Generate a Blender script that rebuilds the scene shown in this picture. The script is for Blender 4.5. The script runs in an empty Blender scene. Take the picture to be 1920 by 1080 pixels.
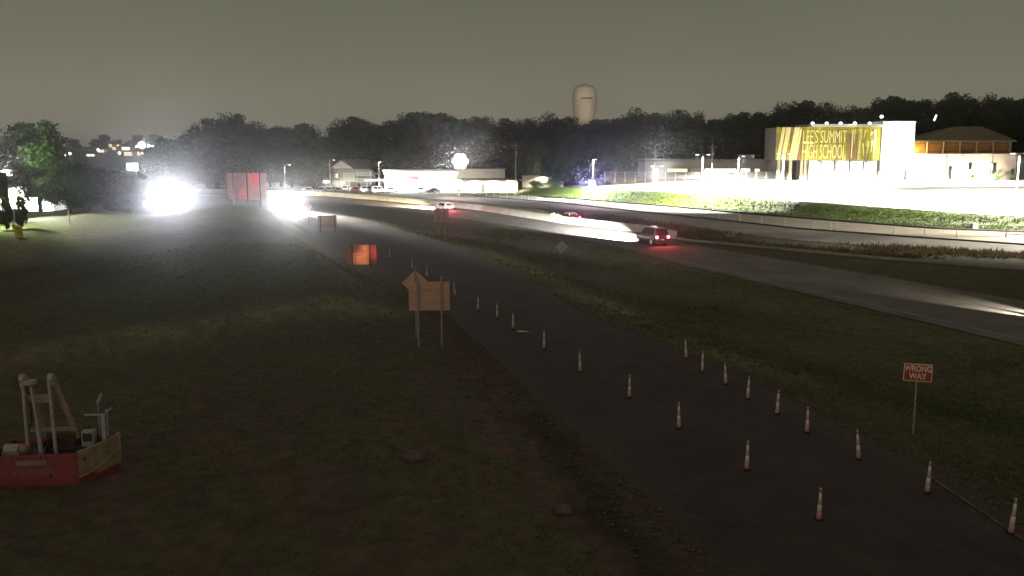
import bpy, bmesh, math, random
import numpy as np
from mathutils import Vector, Matrix, noise as mnoise

rnd = random.Random(11)
S = bpy.context.scene
COL = S.collection
PI = math.pi

# ------------------------------------------------------------------ camera
CAM_H, F_PX, HORIZON = 12.0, 1700.0, 280.0
PITCH = math.atan((540 - HORIZON) / F_PX)
cam_d = bpy.data.cameras.new('camera')
cam = bpy.data.objects.new('camera', cam_d); COL.objects.link(cam)
cam.location = (0, 0, CAM_H)
cam.rotation_euler = (PI / 2 - PITCH, 0, 0)
cam_d.sensor_width = 36.0
cam_d.lens = 36.0 * F_PX / 1920.0
cam_d.clip_start, cam_d.clip_end = 0.1, 8000.0
S.camera = cam

# ------------------------------------------------------------------ night sky
W = bpy.data.worlds.new('World'); S.world = W; W.use_nodes = True
nt = W.node_tree; nt.nodes.clear()
wo = nt.nodes.new('ShaderNodeOutputWorld'); bg = nt.nodes.new('ShaderNodeBackground')
tc = nt.nodes.new('ShaderNodeTexCoord'); sx = nt.nodes.new('ShaderNodeSeparateXYZ')
cr = nt.nodes.new('ShaderNodeValToRGB')
e = cr.color_ramp.elements
e[0].position = 0.0; e[0].color = (0.255, 0.235, 0.170, 1)
e[1].position = 1.0; e[1].color = (0.160, 0.124, 0.110, 1)
m1 = e.new(0.10); m1.color = (0.170, 0.168, 0.116, 1)
m2 = e.new(0.22); m2.color = (0.112, 0.114, 0.079, 1)
ns = nt.nodes.new('ShaderNodeTexNoise'); ns.inputs['Scale'].default_value = 2.2; ns.inputs['Detail'].default_value = 3
mr = nt.nodes.new('ShaderNodeMapRange'); mr.inputs['To Min'].default_value = 0.86; mr.inputs['To Max'].default_value = 1.14
L = nt.links
L.new(tc.outputs['Generated'], sx.inputs[0]); L.new(sx.outputs['Z'], cr.inputs[0])
L.new(tc.outputs['Generated'], ns.inputs['Vector']); L.new(ns.outputs['Fac'], mr.inputs['Value'])
L.new(cr.outputs[0], bg.inputs['Color']); L.new(mr.outputs[0], bg.inputs['Strength'])
L.new(bg.outputs[0], wo.inputs['Surface'])

# faint low light over the scene (night: the sun lamp is turned down to a glow from behind the camera)
sun_d = bpy.data.lights.new('sun', 'SUN'); sun = bpy.data.objects.new('sun', sun_d); COL.objects.link(sun)
sun_d.energy = 0.30; sun_d.angle = math.radians(50); sun_d.color = (1.0, 0.80, 0.70)
sun.rotation_euler = (math.radians(81), 0, math.radians(-24))

S.view_settings.view_transform = 'Standard'; S.view_settings.look = 'None'
S.view_settings.exposure = 0.0; S.view_settings.gamma = 1.0; S.view_settings.use_curve_mapping = False
cy = S.cycles
cy.max_bounces = 6; cy.diffuse_bounces = 2; cy.glossy_bounces = 2; cy.transmission_bounces = 3
cy.volume_bounces = 0; cy.transparent_max_bounces = 8
cy.sample_clamp_indirect = 3.0; cy.use_light_tree = True; cy.use_denoising = True; cy.denoising_input_passes = 'RGB_ALBEDO_NORMAL'; cy.sample_clamp_direct = 0.0; cy.caustics_reflective = False; cy.caustics_refractive = False

# ------------------------------------------------------------------ materials
def _bsdf(name):
    m = bpy.data.materials.new(name); m.use_nodes = True
    return m, m.node_tree, m.node_tree.nodes['Principled BSDF']

def mat(name, c, rough=0.7, metal=0.0, c2=None, scale=3.0, detail=4.0, bump=0.0, bscale=None, stretch=None, spec=None, trans=None):
    m, t, b = _bsdf(name); n, l = t.nodes, t.links
    b.inputs['Roughness'].default_value = rough; b.inputs['Metallic'].default_value = metal
    if spec is not None: b.inputs['Specular IOR Level'].default_value = spec
    if c2 is None: c2 = tuple(v * 0.72 for v in c)
    tcn = n.new('ShaderNodeTexCoord'); vec = tcn.outputs['Object']
    if stretch:
        mp = n.new('ShaderNodeMapping'); mp.inputs['Scale'].default_value = stretch
        l.new(vec, mp.inputs['Vector']); vec = mp.outputs[0]
    nz = n.new('ShaderNodeTexNoise'); nz.inputs['Scale'].default_value = scale; nz.inputs['Detail'].default_value = detail
    nz.inputs['Roughness'].default_value = 0.62
    l.new(vec, nz.inputs['Vector'])
    rp = n.new('ShaderNodeValToRGB'); rp.color_ramp.elements[0].position = 0.36; rp.color_ramp.elements[1].position = 0.66
    rp.color_ramp.elements[0].color = (*c2, 1); rp.color_ramp.elements[1].color = (*c, 1)
    l.new(nz.outputs['Fac'], rp.inputs[0]); l.new(rp.outputs[0], b.inputs['Base Color'])
    if bump:
        bz = n.new('ShaderNodeTexNoise'); bz.inputs['Scale'].default_value = bscale or scale * 4; bz.inputs['Detail'].default_value = 3
        l.new(vec, bz.inputs['Vector'])
        bp = n.new('ShaderNodeBump'); bp.inputs['Strength'].default_value = bump; bp.inputs['Distance'].default_value = 0.05
        l.new(bz.outputs['Fac'], bp.inputs['Height']); l.new(bp.outputs[0], b.inputs['Normal'])
    if trans:
        tr = n.new('ShaderNodeBsdfTranslucent'); mx = n.new('ShaderNodeMixShader'); mx.inputs[0].default_value = trans
        l.new(rp.outputs[0], tr.inputs['Color'])
        l.new(b.outputs[0], mx.inputs[1]); l.new(tr.outputs[0], mx.inputs[2])
        l.new(mx.outputs[0], n['Material Output'].inputs['Surface'])
    return m

def emit(name, c, s, sampled=True):
    m, t, b = _bsdf(name)
    b.inputs['Base Color'].default_value = (*[min(1, v) for v in c], 1)
    b.inputs['Emission Color'].default_value = (*c, 1); b.inputs['Emission Strength'].default_value = s
    if not sampled: m.cycles.emission_sampling = 'NONE'
    return m

M = {}
M['asphalt'] = mat('asphalt', (.056, .044, .037), .95, c2=(.030, .025, .021), scale=.22, detail=9, bump=.3, bscale=9)
M['concrete_road'] = mat('concrete_road', (.16, .145, .12), .85, c2=(.085, .077, .066), scale=.22, detail=10, bump=.25, bscale=7)
M['frontage'] = mat('frontage', (.26, .235, .185), .85, c2=(.18, .163, .125), scale=.3, detail=8, bump=.2, bscale=7)
M['lot'] = mat('lot', (.50, .48, .44), .8, c2=(.42, .40, .36), scale=.12, detail=8)
M['paint'] = mat('paint', (.42, .41, .37), .7, c2=(.12, .11, .095), scale=.5, detail=8)
M['yellow_paint'] = mat('yellow_paint', (.36, .27, .08), .7, c2=(.13, .11, .06), scale=.5, detail=8)
M['worn_paint'] = mat('worn_paint', (.16, .13, .08), .8, c2=(.05, .047, .04), scale=1.5, detail=8)
M['concrete'] = mat('concrete', (.40, .37, .32), .85, c2=(.27, .25, .215), scale=.6, detail=9, bump=.25, bscale=8)
M['kerb'] = mat('kerb', (.07, .066, .058), .9, c2=(.045, .042, .038), scale=1.2)
M['metal'] = mat('metal', (.34, .33, .31), .5, .6, scale=5)
M['dark_metal'] = mat('dark_metal', (.05, .05, .048), .55, .4, scale=5)
M['galv'] = mat('galv', (.36, .34, .31), .55, .35, c2=(.25, .235, .215), scale=8)
M['wood'] = mat('wood', (.13, .095, .066), .85, c2=(.075, .056, .04), scale=3, stretch=(4, 4, .5))
M['bark'] = mat('bark', (.085, .066, .048), .95, c2=(.045, .036, .028), scale=5, bump=.4, stretch=(2, 2, .5))
M['leaf_a'] = mat('leaf_a', (.085, .105, .052), .8, c2=(.045, .062, .030), scale=.35, detail=5, trans=.25, spec=.2)
M['leaf_b'] = mat('leaf_b', (.085, .096, .052), .8, c2=(.050, .058, .032), scale=.35, detail=5, trans=.25, spec=.2)
M['leaf_c'] = mat('leaf_c', (.075, .125, .034), .8, c2=(.040, .072, .020), scale=.5, detail=5, trans=.3, spec=.2)
M['blade'] = mat('blade', (.19, .205, .105), .9, c2=(.11, .112, .06), scale=.13, detail=6, spec=.1, trans=.2)
M['tall_blade'] = mat('tall_blade', (.16, .19, .085), .9, c2=(.085, .10, .045), scale=.2, detail=6, spec=.1, trans=.2)
M['weeds'] = mat('weeds', (.046, .064, .012), .9, c2=(.016, .024, .006), scale=.22, detail=6, spec=.1, trans=.2)
M['dry'] = mat('dry', (.20, .155, .075), .9, c2=(.11, .085, .045), scale=.4, detail=6, spec=.1, trans=.2)
M['soil_rock'] = mat('soil_rock', (.15, .115, .085), .9, c2=(.09, .068, .052), scale=3, bump=.5)
M['glass'] = mat('glass', (.012, .013, .015), .12, scale=1)
M['tyre'] = mat('tyre', (.018, .018, .018), .85, scale=8)
M['rim'] = mat('rim', (.35, .35, .36), .35, .8, scale=8)
M['white'] = mat('white', (.68, .66, .62), .6, c2=(.56, .54, .50), scale=2)
M['plate'] = mat('plate', (.62, .62, .6), .5, scale=3)
M['black'] = mat('black', (.012, .012, .012), .6, scale=3)
M['cone_orange'] = mat('cone_orange', (.68, .38, .29), .6, c2=(.54, .28, .21), scale=7)
M['cone_white'] = mat('cone_white', (.82, .76, .68), .5, c2=(.62, .57, .51), scale=9)
M['board_red'] = mat('board_red', (.62, .34, .33), .55, c2=(.50, .29, .28), scale=.6, detail=2, trans=.55)
M['board_orange'] = mat('board_orange', (.70, .42, .30), .55, c2=(.48, .30, .22), scale=1.6, detail=6, trans=.5, stretch=(.5, 1, 5))
M['board_tan'] = mat('board_tan', (.80, .55, .40), .55, c2=(.62, .42, .30), scale=1.6, detail=7, stretch=(.6, 1, 5), trans=.35)
M['board_pink'] = mat('board_pink', (.70, .48, .44), .55, c2=(.55, .37, .33), scale=1.5, trans=.3)
M['sign_back'] = mat('sign_back', (.60, .57, .51), .45, .1, c2=(.48, .45, .40), scale=4)
M['sign_red'] = mat('sign_red', (.36, .045, .035), .5, c2=(.28, .035, .03), scale=4)
M['sign_white'] = mat('sign_white', (.85, .62, .50), .5, c2=(.78, .54, .42), scale=4)
M['rust_edge'] = mat('rust_edge', (.13, .05, .03), .8, scale=5)
M['machine_red'] = mat('machine_red', (.30, .055, .055), .6, c2=(.20, .045, .045), scale=1.8, detail=6)
M['machine_tan'] = mat('machine_tan', (.36, .28, .165), .6, c2=(.22, .17, .10), scale=2.5, detail=6)
M['machine_pale'] = mat('machine_pale', (.40, .37, .31), .6, c2=(.27, .25, .21), scale=4)
M['machine_grey'] = mat('machine_grey', (.40, .39, .38), .5, c2=(.30, .29, .28), scale=4)
M['brick_pale'] = mat('brick_pale', (.46, .38, .29), .85, c2=(.38, .31, .235), scale=2)
M['cream'] = mat('cream', (.52, .47, .36), .8, c2=(.43, .385, .29), scale=1)
M['siding'] = mat('siding', (.16, .15, .135), .8, scale=1.5)
M['slat'] = mat('slat', (.34, .32, .28), .75, scale=2)
M['shingle'] = mat('shingle', (.105, .098, .085), .9, c2=(.065, .06, .052), scale=2, detail=8)
M['roof_olive'] = mat('roof_olive', (.15, .135, .07), .8, c2=(.10, .09, .05), scale=.8, detail=6)
M['clerestory'] = mat('clerestory', (.36, .16, .035), .4, c2=(.20, .09, .025), scale=.35)
M['brown_door'] = mat('brown_door', (.26, .20, .09), .8, scale=2)
M['rose_door'] = mat('rose_door', (.30, .15, .14), .8, scale=2)
M['screen_olive'] = mat('screen_olive', (.33, .30, .012), .6, .1, c2=(.19, .165, .010), scale=.5, detail=6, stretch=(1.6, 1, .35))
M['screen_pale'] = mat('screen_pale', (.88, .83, .42), .6, c2=(.80, .72, .32), scale=.8)
M['screen_bright'] = mat('screen_bright', (.52, .50, .05), .6, c2=(.36, .34, .03), scale=.8, stretch=(1.6, 1, .35))
M['screen_brown'] = mat('screen_brown', (.21, .135, .05), .6, scale=.8)
M['tank'] = mat('tank', (.44, .38, .30), .6, c2=(.37, .32, .255), scale=.05, detail=5)
M['yellow'] = mat('yellow', (.70, .56, .06), .5, scale=4)
M['green_sign'] = mat('green_sign', (.22, .36, .29), .5, scale=3)
M['e_head'] = emit('e_head', (1, .98, 1), 20, False)
M['e_head_off'] = mat('e_head_off', (.6, .6, .6), .15, scale=2)
M['e_tail'] = emit('e_tail', (1, .09, .14), 45)
M['e_tail_dim'] = mat('e_tail_dim', (.25, .02, .02), .2, scale=2)
M['e_lamp'] = emit('e_lamp', (1, .97, .90), 5, False)
M['e_lamp_warm'] = emit('e_lamp_warm', (1, .86, .62), 4, False)
M['e_blue'] = emit('e_blue', (.62, .66, 1), 6, False)
M['e_window'] = emit('e_window', (1, .96, .86), 3.2, False)
M['e_window_warm'] = emit('e_window_warm', (1, .80, .50), 1.6, False)
M['e_facade'] = emit('e_facade', (1, .97, .92), 2.2, False)

# ------------------------------------------------------------------ tagging and mesh helpers
def tag(o, label=None, cat=None, group=None, kind=None):
    if label: o['label'] = label
    if cat: o['category'] = cat
    if group: o['group'] = group
    if kind: o['kind'] = kind
    return o

def thing(name, label, cat, loc, rz=0.0, group=None):
    o = bpy.data.objects.new(name, None); COL.objects.link(o)
    o.empty_display_size = .3
    o.location = loc; o.rotation_euler = (0, 0, rz)
    return tag(o, label, cat, group)

def link_mesh(name, me, m, parent=None):
    o = bpy.data.objects.new(name, me); COL.objects.link(o)
    if m is not None and not me.materials: me.materials.append(m)
    if parent is not None: o.parent = parent
    return o

class MB:
    def __init__(s): s.v = []; s.f = []
    def add(s, v, f):
        k = len(s.v); s.v += [tuple(p) for p in v]; s.f += [tuple(i + k for i in q) for q in f]; return s
    def box(s, c, d, rz=0.0, taper=1.0, R=None):
        x, y, z = d[0] / 2, d[1] / 2, d[2] / 2
        P = [(-x, -y, -z), (x, -y, -z), (x, y, -z), (-x, y, -z),
             (-x * taper, -y * taper, z), (x * taper, -y * taper, z), (x * taper, y * taper, z), (-x * taper, y * taper, z)]
        Rm = R if R is not None else Matrix.Rotation(rz, 3, 'Z')
        P = [Rm @ Vector(p) + Vector(c) for p in P]
        return s.add(P, [(0, 3, 2, 1), (4, 5, 6, 7), (0, 1, 5, 4), (1, 2, 6, 5), (2, 3, 7, 6), (3, 0, 4, 7)])
    def tube(s, a, b, r0, r1=None, n=8, cap=True):
        r1 = r0 if r1 is None else r1
        a, b = Vector(a), Vector(b); d = (b - a).normalized()
        u = d.cross(Vector((0, 0, 1)) if abs(d.z) < .9 else Vector((1, 0, 0))).normalized(); w = d.cross(u)
        P = []
        for k in range(n):
            t = 2 * PI * k / n; q = u * math.cos(t) + w * math.sin(t)
            P += [a + q * r0, b + q * r1]
        Fq = [(2 * k, (2 * k + 2) % (2 * n), (2 * k + 3) % (2 * n), 2 * k + 1) for k in range(n)]
        if cap: Fq += [tuple(2 * k for k in range(n))[::-1], tuple(2 * k + 1 for k in range(n))]
        return s.add(P, Fq)
    def lathe(s, prof, c=(0, 0, 0), n=12, sq=False):
        P = []; Fq = []; m = len(prof)
        for k in range(n):
            t = 2 * PI * k / n
            for r, z in prof: P.append((c[0] + r * math.cos(t), c[1] + r * math.sin(t), c[2] + z))
        for k in range(n):
            for j in range(m - 1):
                a = k * m + j; b = ((k + 1) % n) * m + j
                Fq.append((a, b, b + 1, a + 1))
        Fq.append(tuple(k * m for k in range(n))[::-1]); Fq.append(tuple(k * m + m - 1 for k in range(n)))
        return s.add(P, Fq)
    def prism(s, poly, y0, y1):                       # polygon in xz, pushed along y
        n = len(poly)
        P = [(x, y0, z) for x, z in poly] + [(x, y1, z) for x, z in poly]
        Fq = [tuple(range(n)), tuple(range(2 * n - 1, n - 1, -1))]
        Fq += [((k + 1) % n, k, k + n, (k + 1) % n + n) for k in range(n)]
        return s.add(P, Fq)
    def quad(s, *p): return s.add(p, [tuple(range(len(p)))])
    def loft(s, rings, cap=True):
        n = len(rings[0]); P = [p for r in rings for p in r]
        Fq = [(i * n + k, i * n + (k + 1) % n, (i + 1) * n + (k + 1) % n, (i + 1) * n + k) for i in range(len(rings) - 1) for k in range(n)]
        if cap: Fq += [tuple(range(n))[::-1], tuple(range((len(rings) - 1) * n, len(rings) * n))]
        return s.add(P, Fq)
    def mesh(s, name, smooth=False):
        me = bpy.data.meshes.new(name); me.from_pydata(s.v, [], s.f); me.update()
        bm = bmesh.new(); bm.from_mesh(me); bmesh.ops.recalc_face_normals(bm, faces=bm.faces); bm.to_mesh(me); bm.free()
        if smooth:
            for p in me.polygons: p.use_smooth = True
        return me
    def build(s, name, m, parent=None, smooth=False, bevel=0.0):
        o = link_mesh(name, s.mesh(name, smooth), m, parent)
        if bevel:
            b = o.modifiers.new('bevel', 'BEVEL'); b.width = bevel; b.segments = 2; b.limit_method = 'ANGLE'
        return o

def np_mesh(name, V, Q, m, parent=None):
    me = bpy.data.meshes.new(name); V = np.asarray(V, np.float32); Q = np.asarray(Q, np.int32); k = Q.shape[1]
    me.vertices.add(len(V)); me.vertices.foreach_set('co', V.ravel())
    me.loops.add(Q.size); me.loops.foreach_set('vertex_index', Q.ravel())
    me.polygons.add(len(Q)); me.polygons.foreach_set('loop_start', np.arange(0, Q.size, k, dtype=np.int32))
    me.update(calc_edges=True)
    return link_mesh(name, me, m, parent)

def copy_tree(o, parent=None):
    c = o.copy(); COL.objects.link(c)
    if parent is not None: c.parent = parent
    for ch in list(o.children): copy_tree(ch, c)
    return c

def lamp(name, kind, loc, power, color=(1, 1, 1), parent=None, aim=None, size=math.radians(60), blend=.6, radius=.08):
    d = bpy.data.lights.new(name, kind); d.energy = power; d.color = color
    d.shadow_soft_size = radius
    o = bpy.data.objects.new(name, d); COL.objects.link(o); o.location = loc
    if kind == 'SPOT': d.spot_size = size; d.spot_blend = blend
    if aim is not None:
        o.rotation_euler = Vector(aim).to_track_quat('-Z', 'Y').to_euler()
    if parent is not None: o.parent = parent
    return o

def text_mesh(txt, size, depth, sx=1.0, bold=0.0):
    cu = bpy.data.curves.new('lettering', 'FONT'); cu.body = txt; cu.size = size; cu.extrude = depth
    cu.align_x = 'CENTER'; cu.align_y = 'CENTER'; cu.offset = bold; cu.resolution_u = 3
    o = bpy.data.objects.new('lettering', cu); COL.objects.link(o)
    bpy.context.view_layer.update()
    me = bpy.data.meshes.new_from_object(o.evaluated_get(bpy.context.evaluated_depsgraph_get()))
    bpy.data.objects.remove(o)
    for v in me.vertices: v.co.x *= sx
    me.materials.clear()
    return me

# ------------------------------------------------------------------ ground shape
def ray(px, py):
    u = (px - 960) / F_PX; v = (540 - py) / F_PX
    return Vector((u, v * math.sin(PITCH) + math.cos(PITCH), v * math.cos(PITCH) - math.sin(PITCH)))
def at(px, py, z=0.0):
    d = ray(px, py); t = (z - CAM_H) / d.z
    return Vector((d.x * t, d.y * t, z))
def at_d(px, py, dist):                                # the point seen there at that distance ahead
    d = ray(px, py); t = dist / d.y
    return Vector((0, 0, CAM_H)) + d * t

class Curve:                                           # x of a road edge as a function of the distance ahead
    def __init__(s, px, extra=()):
        p = [tuple(at(a, b)[:2]) for a, b in px] + list(extra)
        p.sort(key=lambda q: q[1]); s.d = np.array([q[1] for q in p]); s.x = np.array([q[0] for q in p])
    def __call__(s, d):
        d = np.asarray(d, float); r = np.interp(d, s.d, s.x)
        s0 = (s.x[1] - s.x[0]) / (s.d[1] - s.d[0]); s1 = (s.x[-1] - s.x[-2]) / (s.d[-1] - s.d[-2])
        r = np.where(d < s.d[0], s.x[0] + s0 * (d - s.d[0]), r)
        return np.where(d > s.d[-1], s.x[-1] + s1 * (d - s.d[-1]), r)

R1 = Curve([(1330, 1080), (1150, 900), (1000, 760), (900, 660), (800, 570), (700, 490), (620, 430)], [(-45.0, 178), (-75, 189), (-150, 202)])
R2 = Curve([(2050, 1060), (1800, 900), (1600, 800), (1420, 715), (1230, 640), (1100, 585), (980, 520), (870, 470), (760, 435)], [(-29.5, 165), (-41, 189), (-74, 213), (-150, 230)])
M1 = Curve([(1920, 650), (1700, 597), (1460, 540), (1250, 490), (1180, 470), (1050, 440), (950, 423), (830, 405), (700, 388), (600, 376)], [(-80, 236), (-150, 250)])
M1b = Curve([(1920, 565), (1700, 527), (1460, 487), (1280, 457), (1200, 438.5), (1040, 418), (900, 396), (800, 385), (700, 376), (600, 368)], [(-88, 252), (-150, 262)])
M2 = Curve([(1920, 508), (1640, 486), (1280, 452), (1200, 436), (1040, 417), (900, 395), (800, 384), (700, 375), (600, 367)], [(-88, 254), (-150, 264)])
W1 = Curve([(1920, 476), (1640, 461), (1500, 452), (1400, 441), (1200, 413), (1050, 395), (950, 385), (880, 379)])
W2 = Curve([(1920, 460), (1700, 445), (1500, 430), (1340, 412), (1200, 398), (1050, 381), (950, 373), (880, 367)])
FR = Curve([(1920, 437), (1750, 430), (1600, 418), (1400, 402), (1250, 388), (1100, 376), (980, 367), (900, 362)])
GR = Curve([(1920, 425), (1750, 419), (1500, 403), (1300, 388), (1150, 377), (1050, 370), (960, 362)])

def sm(t): t = np.clip(t, 0, 1); return t * t * (3 - 2 * t)
def ztop(d): return np.interp(d, [100, 150, 190, 240, 265], [.9, 1.3, 2.0, 2.2, 1.0])
def LOT(d): return GR(d) + 11.0
def wob(x, y, s, k): return (np.sin(x / s + k) * np.cos(y / (s * 1.3) + 2 * k) + .6 * np.sin(x / (s * .43) + y / (s * .61) + 3 * k)) / 1.6

def height(x, d):
    x = np.asarray(x, float); d = np.asarray(d, float)
    z = np.zeros(np.broadcast(x, d).shape)
    near = sm((275 - d) / 30)
    left = sm((R1(d) - 2.0 - x) / 7.0) * near
    z = z + left * (.22 * wob(x, d, 7, 1) + .10 * wob(x, d, 2.3, 2) + .25)
    u = R1(d) - x                                       # a grassy bank runs beside the ramp, with a shallow valley behind it
    bank = 3.3 * sm((d - 56) / 48) * sm((163 - d) / 30)
    z = z + near * bank * sm((u - 2) / (5 + 5 * sm((d - 60) / 60))) * np.where(u > 14, np.exp(-((u - 14) / 15) ** 2), 1)
    edge_d = np.clip(50 + (x + 22) * 1.0, 44, 68)
    z = z + left * (1.15 * sm((d - edge_d + 2.5) / 5.0) * sm((95 - d) / 25) + 1.5 * sm((-x - 50 - (d - 110) * .12) / 12) * sm((d - 80) / 25) * sm((175 - d) / 25)
                    + .55 * wob(x, d, 13, 5) * sm((d - 38) / 30))
    r2, m1 = R2(d), M1(d); w = np.maximum(m1 - r2, .5); t = np.clip((x - r2) / w, 0, 1)
    z = z - np.sin(PI * t) ** 2 * np.clip((w - 4) / 12, 0, 1) * .75 * near
    mb, m2 = M1b(d), M2(d); w = np.maximum(m2 - mb, .2); t = np.clip((x - mb) / w, 0, 1)
    z = z - np.sin(PI * t) ** 2 * np.clip((w - 3) / 10, 0, 1) * .35 * near
    g = GR(d); l = LOT(d); zt = ztop(d); far = sm((300 - d) / 30)
    up = sm((x - g - 1.5) / (l - g - 1.5)) * zt + (3.6 - zt) * sm((x - l) / 55)
    z = z + np.where(x > g, up * far, 0)
    z = z + sm((d - 268) / 760) * 15.0
    z = z + sm((d - 262) / 120) * 7.0 * sm((x - 20) / 60)
    return z

def hz(x, y): return float(height(x, y))
def on(px, py):                                        # ground point seen at a pixel
    z = 0.0
    for _ in range(8):
        p = at(px, py, z); z = hz(p.x, p.y)
    return Vector((p.x, p.y, z))
def on_d(px, dist):                                    # ground point in that direction at that distance
    x = (px - 960) / F_PX * dist / 1.0117
    return Vector((x, dist, hz(x, dist)))

# soil mask: bare earth in trodden tracks
TRACK = [[at(880, 760), at(960, 850), at(1060, 950), at(1160, 1070)], [at(800, 720), at(880, 705), at(960, 715), at(1040, 760)],
         [at(600, 900), at(620, 1000), at(640, 1080)], [at(200, 930), at(240, 880), at(260, 850)]]
def soil(x, y):
    best = np.full(x.shape, 99.0)
    for pl in TRACK:
        for a, b in zip(pl, pl[1:]):
            ax, ay, bx, by = a.x, a.y, b.x, b.y; dx, dy = bx - ax, by - ay
            t = np.clip(((x - ax) * dx + (y - ay) * dy) / (dx * dx + dy * dy), 0, 1)
            best = np.minimum(best, np.hypot(x - ax - t * dx, y - ay - t * dy))
    edge = np.clip(1 - np.abs(x - R1(y) + 1.0) / 2.6, 0, 1); edge = np.maximum(edge, .80 * sm((70 - y) / 26) * (x < R1(y)))
    return np.clip(np.maximum(np.clip(1.25 - best / 1.2, 0, 1), edge * .8) + .15 * wob(x, y, 1.1, 4), 0, 1)

def relief_shade(x, y):  # darkening mask: shade of trench and valley painted into the ground colour
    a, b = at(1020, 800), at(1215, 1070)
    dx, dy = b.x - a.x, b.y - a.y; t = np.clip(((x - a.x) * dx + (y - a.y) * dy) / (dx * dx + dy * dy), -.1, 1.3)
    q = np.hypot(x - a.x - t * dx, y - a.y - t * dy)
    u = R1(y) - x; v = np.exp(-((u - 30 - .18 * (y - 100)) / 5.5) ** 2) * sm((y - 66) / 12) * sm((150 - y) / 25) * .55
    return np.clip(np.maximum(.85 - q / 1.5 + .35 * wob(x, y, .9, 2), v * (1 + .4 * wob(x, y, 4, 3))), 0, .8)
def crest(x, y):  # lightening mask: painted light on bank edges, plus a pale grass strip
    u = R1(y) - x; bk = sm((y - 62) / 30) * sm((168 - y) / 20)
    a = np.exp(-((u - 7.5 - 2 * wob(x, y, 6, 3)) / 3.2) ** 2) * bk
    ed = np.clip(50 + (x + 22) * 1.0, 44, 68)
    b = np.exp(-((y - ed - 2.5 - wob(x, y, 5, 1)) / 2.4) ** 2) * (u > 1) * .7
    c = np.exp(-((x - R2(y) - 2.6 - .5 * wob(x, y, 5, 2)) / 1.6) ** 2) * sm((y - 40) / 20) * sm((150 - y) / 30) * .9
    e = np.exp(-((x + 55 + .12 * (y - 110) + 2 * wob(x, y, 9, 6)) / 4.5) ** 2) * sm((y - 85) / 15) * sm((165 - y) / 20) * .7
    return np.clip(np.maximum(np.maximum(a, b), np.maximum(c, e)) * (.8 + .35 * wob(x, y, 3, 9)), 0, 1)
def lush(x, y): return np.clip((x - FR(y)) / 1.5, 0, 1) * sm((262 - y) / 14)
def ground_material():
    m, t, b = _bsdf('ground'); n, l = t.nodes, t.links
    b.inputs['Roughness'].default_value = .95; b.inputs['Specular IOR Level'].default_value = .1
    tcn = n.new('ShaderNodeTexCoord')
    def nz(s, d=6):
        k = n.new('ShaderNodeTexNoise'); k.inputs['Scale'].default_value = s; k.inputs['Detail'].default_value = d
        k.inputs['Roughness'].default_value = .65; l.new(tcn.outputs['Object'], k.inputs['Vector']); return k
    def ramp(src, c0, c1, p0=.38, p1=.64):
        r = n.new('ShaderNodeValToRGB'); r.color_ramp.elements[0].position = p0; r.color_ramp.elements[1].position = p1
        r.color_ramp.elements[0].color = (*c0, 1); r.color_ramp.elements[1].color = (*c1, 1); l.new(src, r.inputs[0]); return r
    def mix(f, a, c):
        k = n.new('ShaderNodeMix'); k.data_type = 'RGBA'; l.new(f, k.inputs[0]); l.new(a, k.inputs[6]); l.new(c, k.inputs[7]); return k.outputs[2]
    big = ramp(nz(.055, 5).outputs['Fac'], (.085, .098, .052), (.125, .165, .075))
    fine = ramp(nz(1.6, 8).outputs['Fac'], (.042, .036, .028), (.150, .138, .090))
    half = n.new('ShaderNodeValue'); half.outputs[0].default_value = .5
    grass = mix(half.outputs[0], big.outputs[0], fine.outputs[0])
    dirt = ramp(nz(.9, 8).outputs['Fac'], (.078, .050, .042), (.175, .108, .090))
    at_ = n.new('ShaderNodeAttribute'); at_.attribute_name = 'soil'
    brk = nz(.7, 6); mu = n.new('ShaderNodeMath'); mu.operation = 'MULTIPLY_ADD'
    l.new(brk.outputs['Fac'], mu.inputs[0]); mu.inputs[1].default_value = 1.6; mu.inputs[2].default_value = -1.1
    ad = n.new('ShaderNodeMath'); ad.operation = 'ADD'; ad.use_clamp = True
    l.new(mu.outputs[0], ad.inputs[0]); l.new(at_.outputs['Fac'], ad.inputs[1])
    al = n.new('ShaderNodeAttribute'); al.attribute_name = 'lush'
    green = ramp(nz(.6, 7).outputs['Fac'], (.026, .042, .006), (.056, .080, .012))
    grass = mix(al.outputs['Fac'], grass, green.outputs[0])
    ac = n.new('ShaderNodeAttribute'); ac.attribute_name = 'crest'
    crest_tone = ramp(nz(1.1, 8).outputs['Fac'], (.15, .165, .085), (.33, .345, .165))  # pale tone that brings out the bank edges as if lit
    grass = mix(ac.outputs['Fac'], grass, crest_tone.outputs[0])
    aw = n.new('ShaderNodeAttribute'); aw.attribute_name = 'relief_shade'
    shade_tone = ramp(nz(1.4, 8).outputs['Fac'], (.030, .025, .022), (.062, .048, .041))  # dark tone that paints relief shade in the trench and valley
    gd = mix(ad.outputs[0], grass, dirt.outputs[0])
    l.new(mix(aw.outputs['Fac'], gd, shade_tone.outputs[0]), b.inputs['Base Color'])
    bz = nz(3.0, 8); bp = n.new('ShaderNodeBump'); bp.inputs['Strength'].default_value = .8; bp.inputs['Distance'].default_value = .15
    l.new(bz.outputs['Fac'], bp.inputs['Height']); l.new(bp.outputs[0], b.inputs['Normal'])
    return m
M['ground'] = ground_material()
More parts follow.
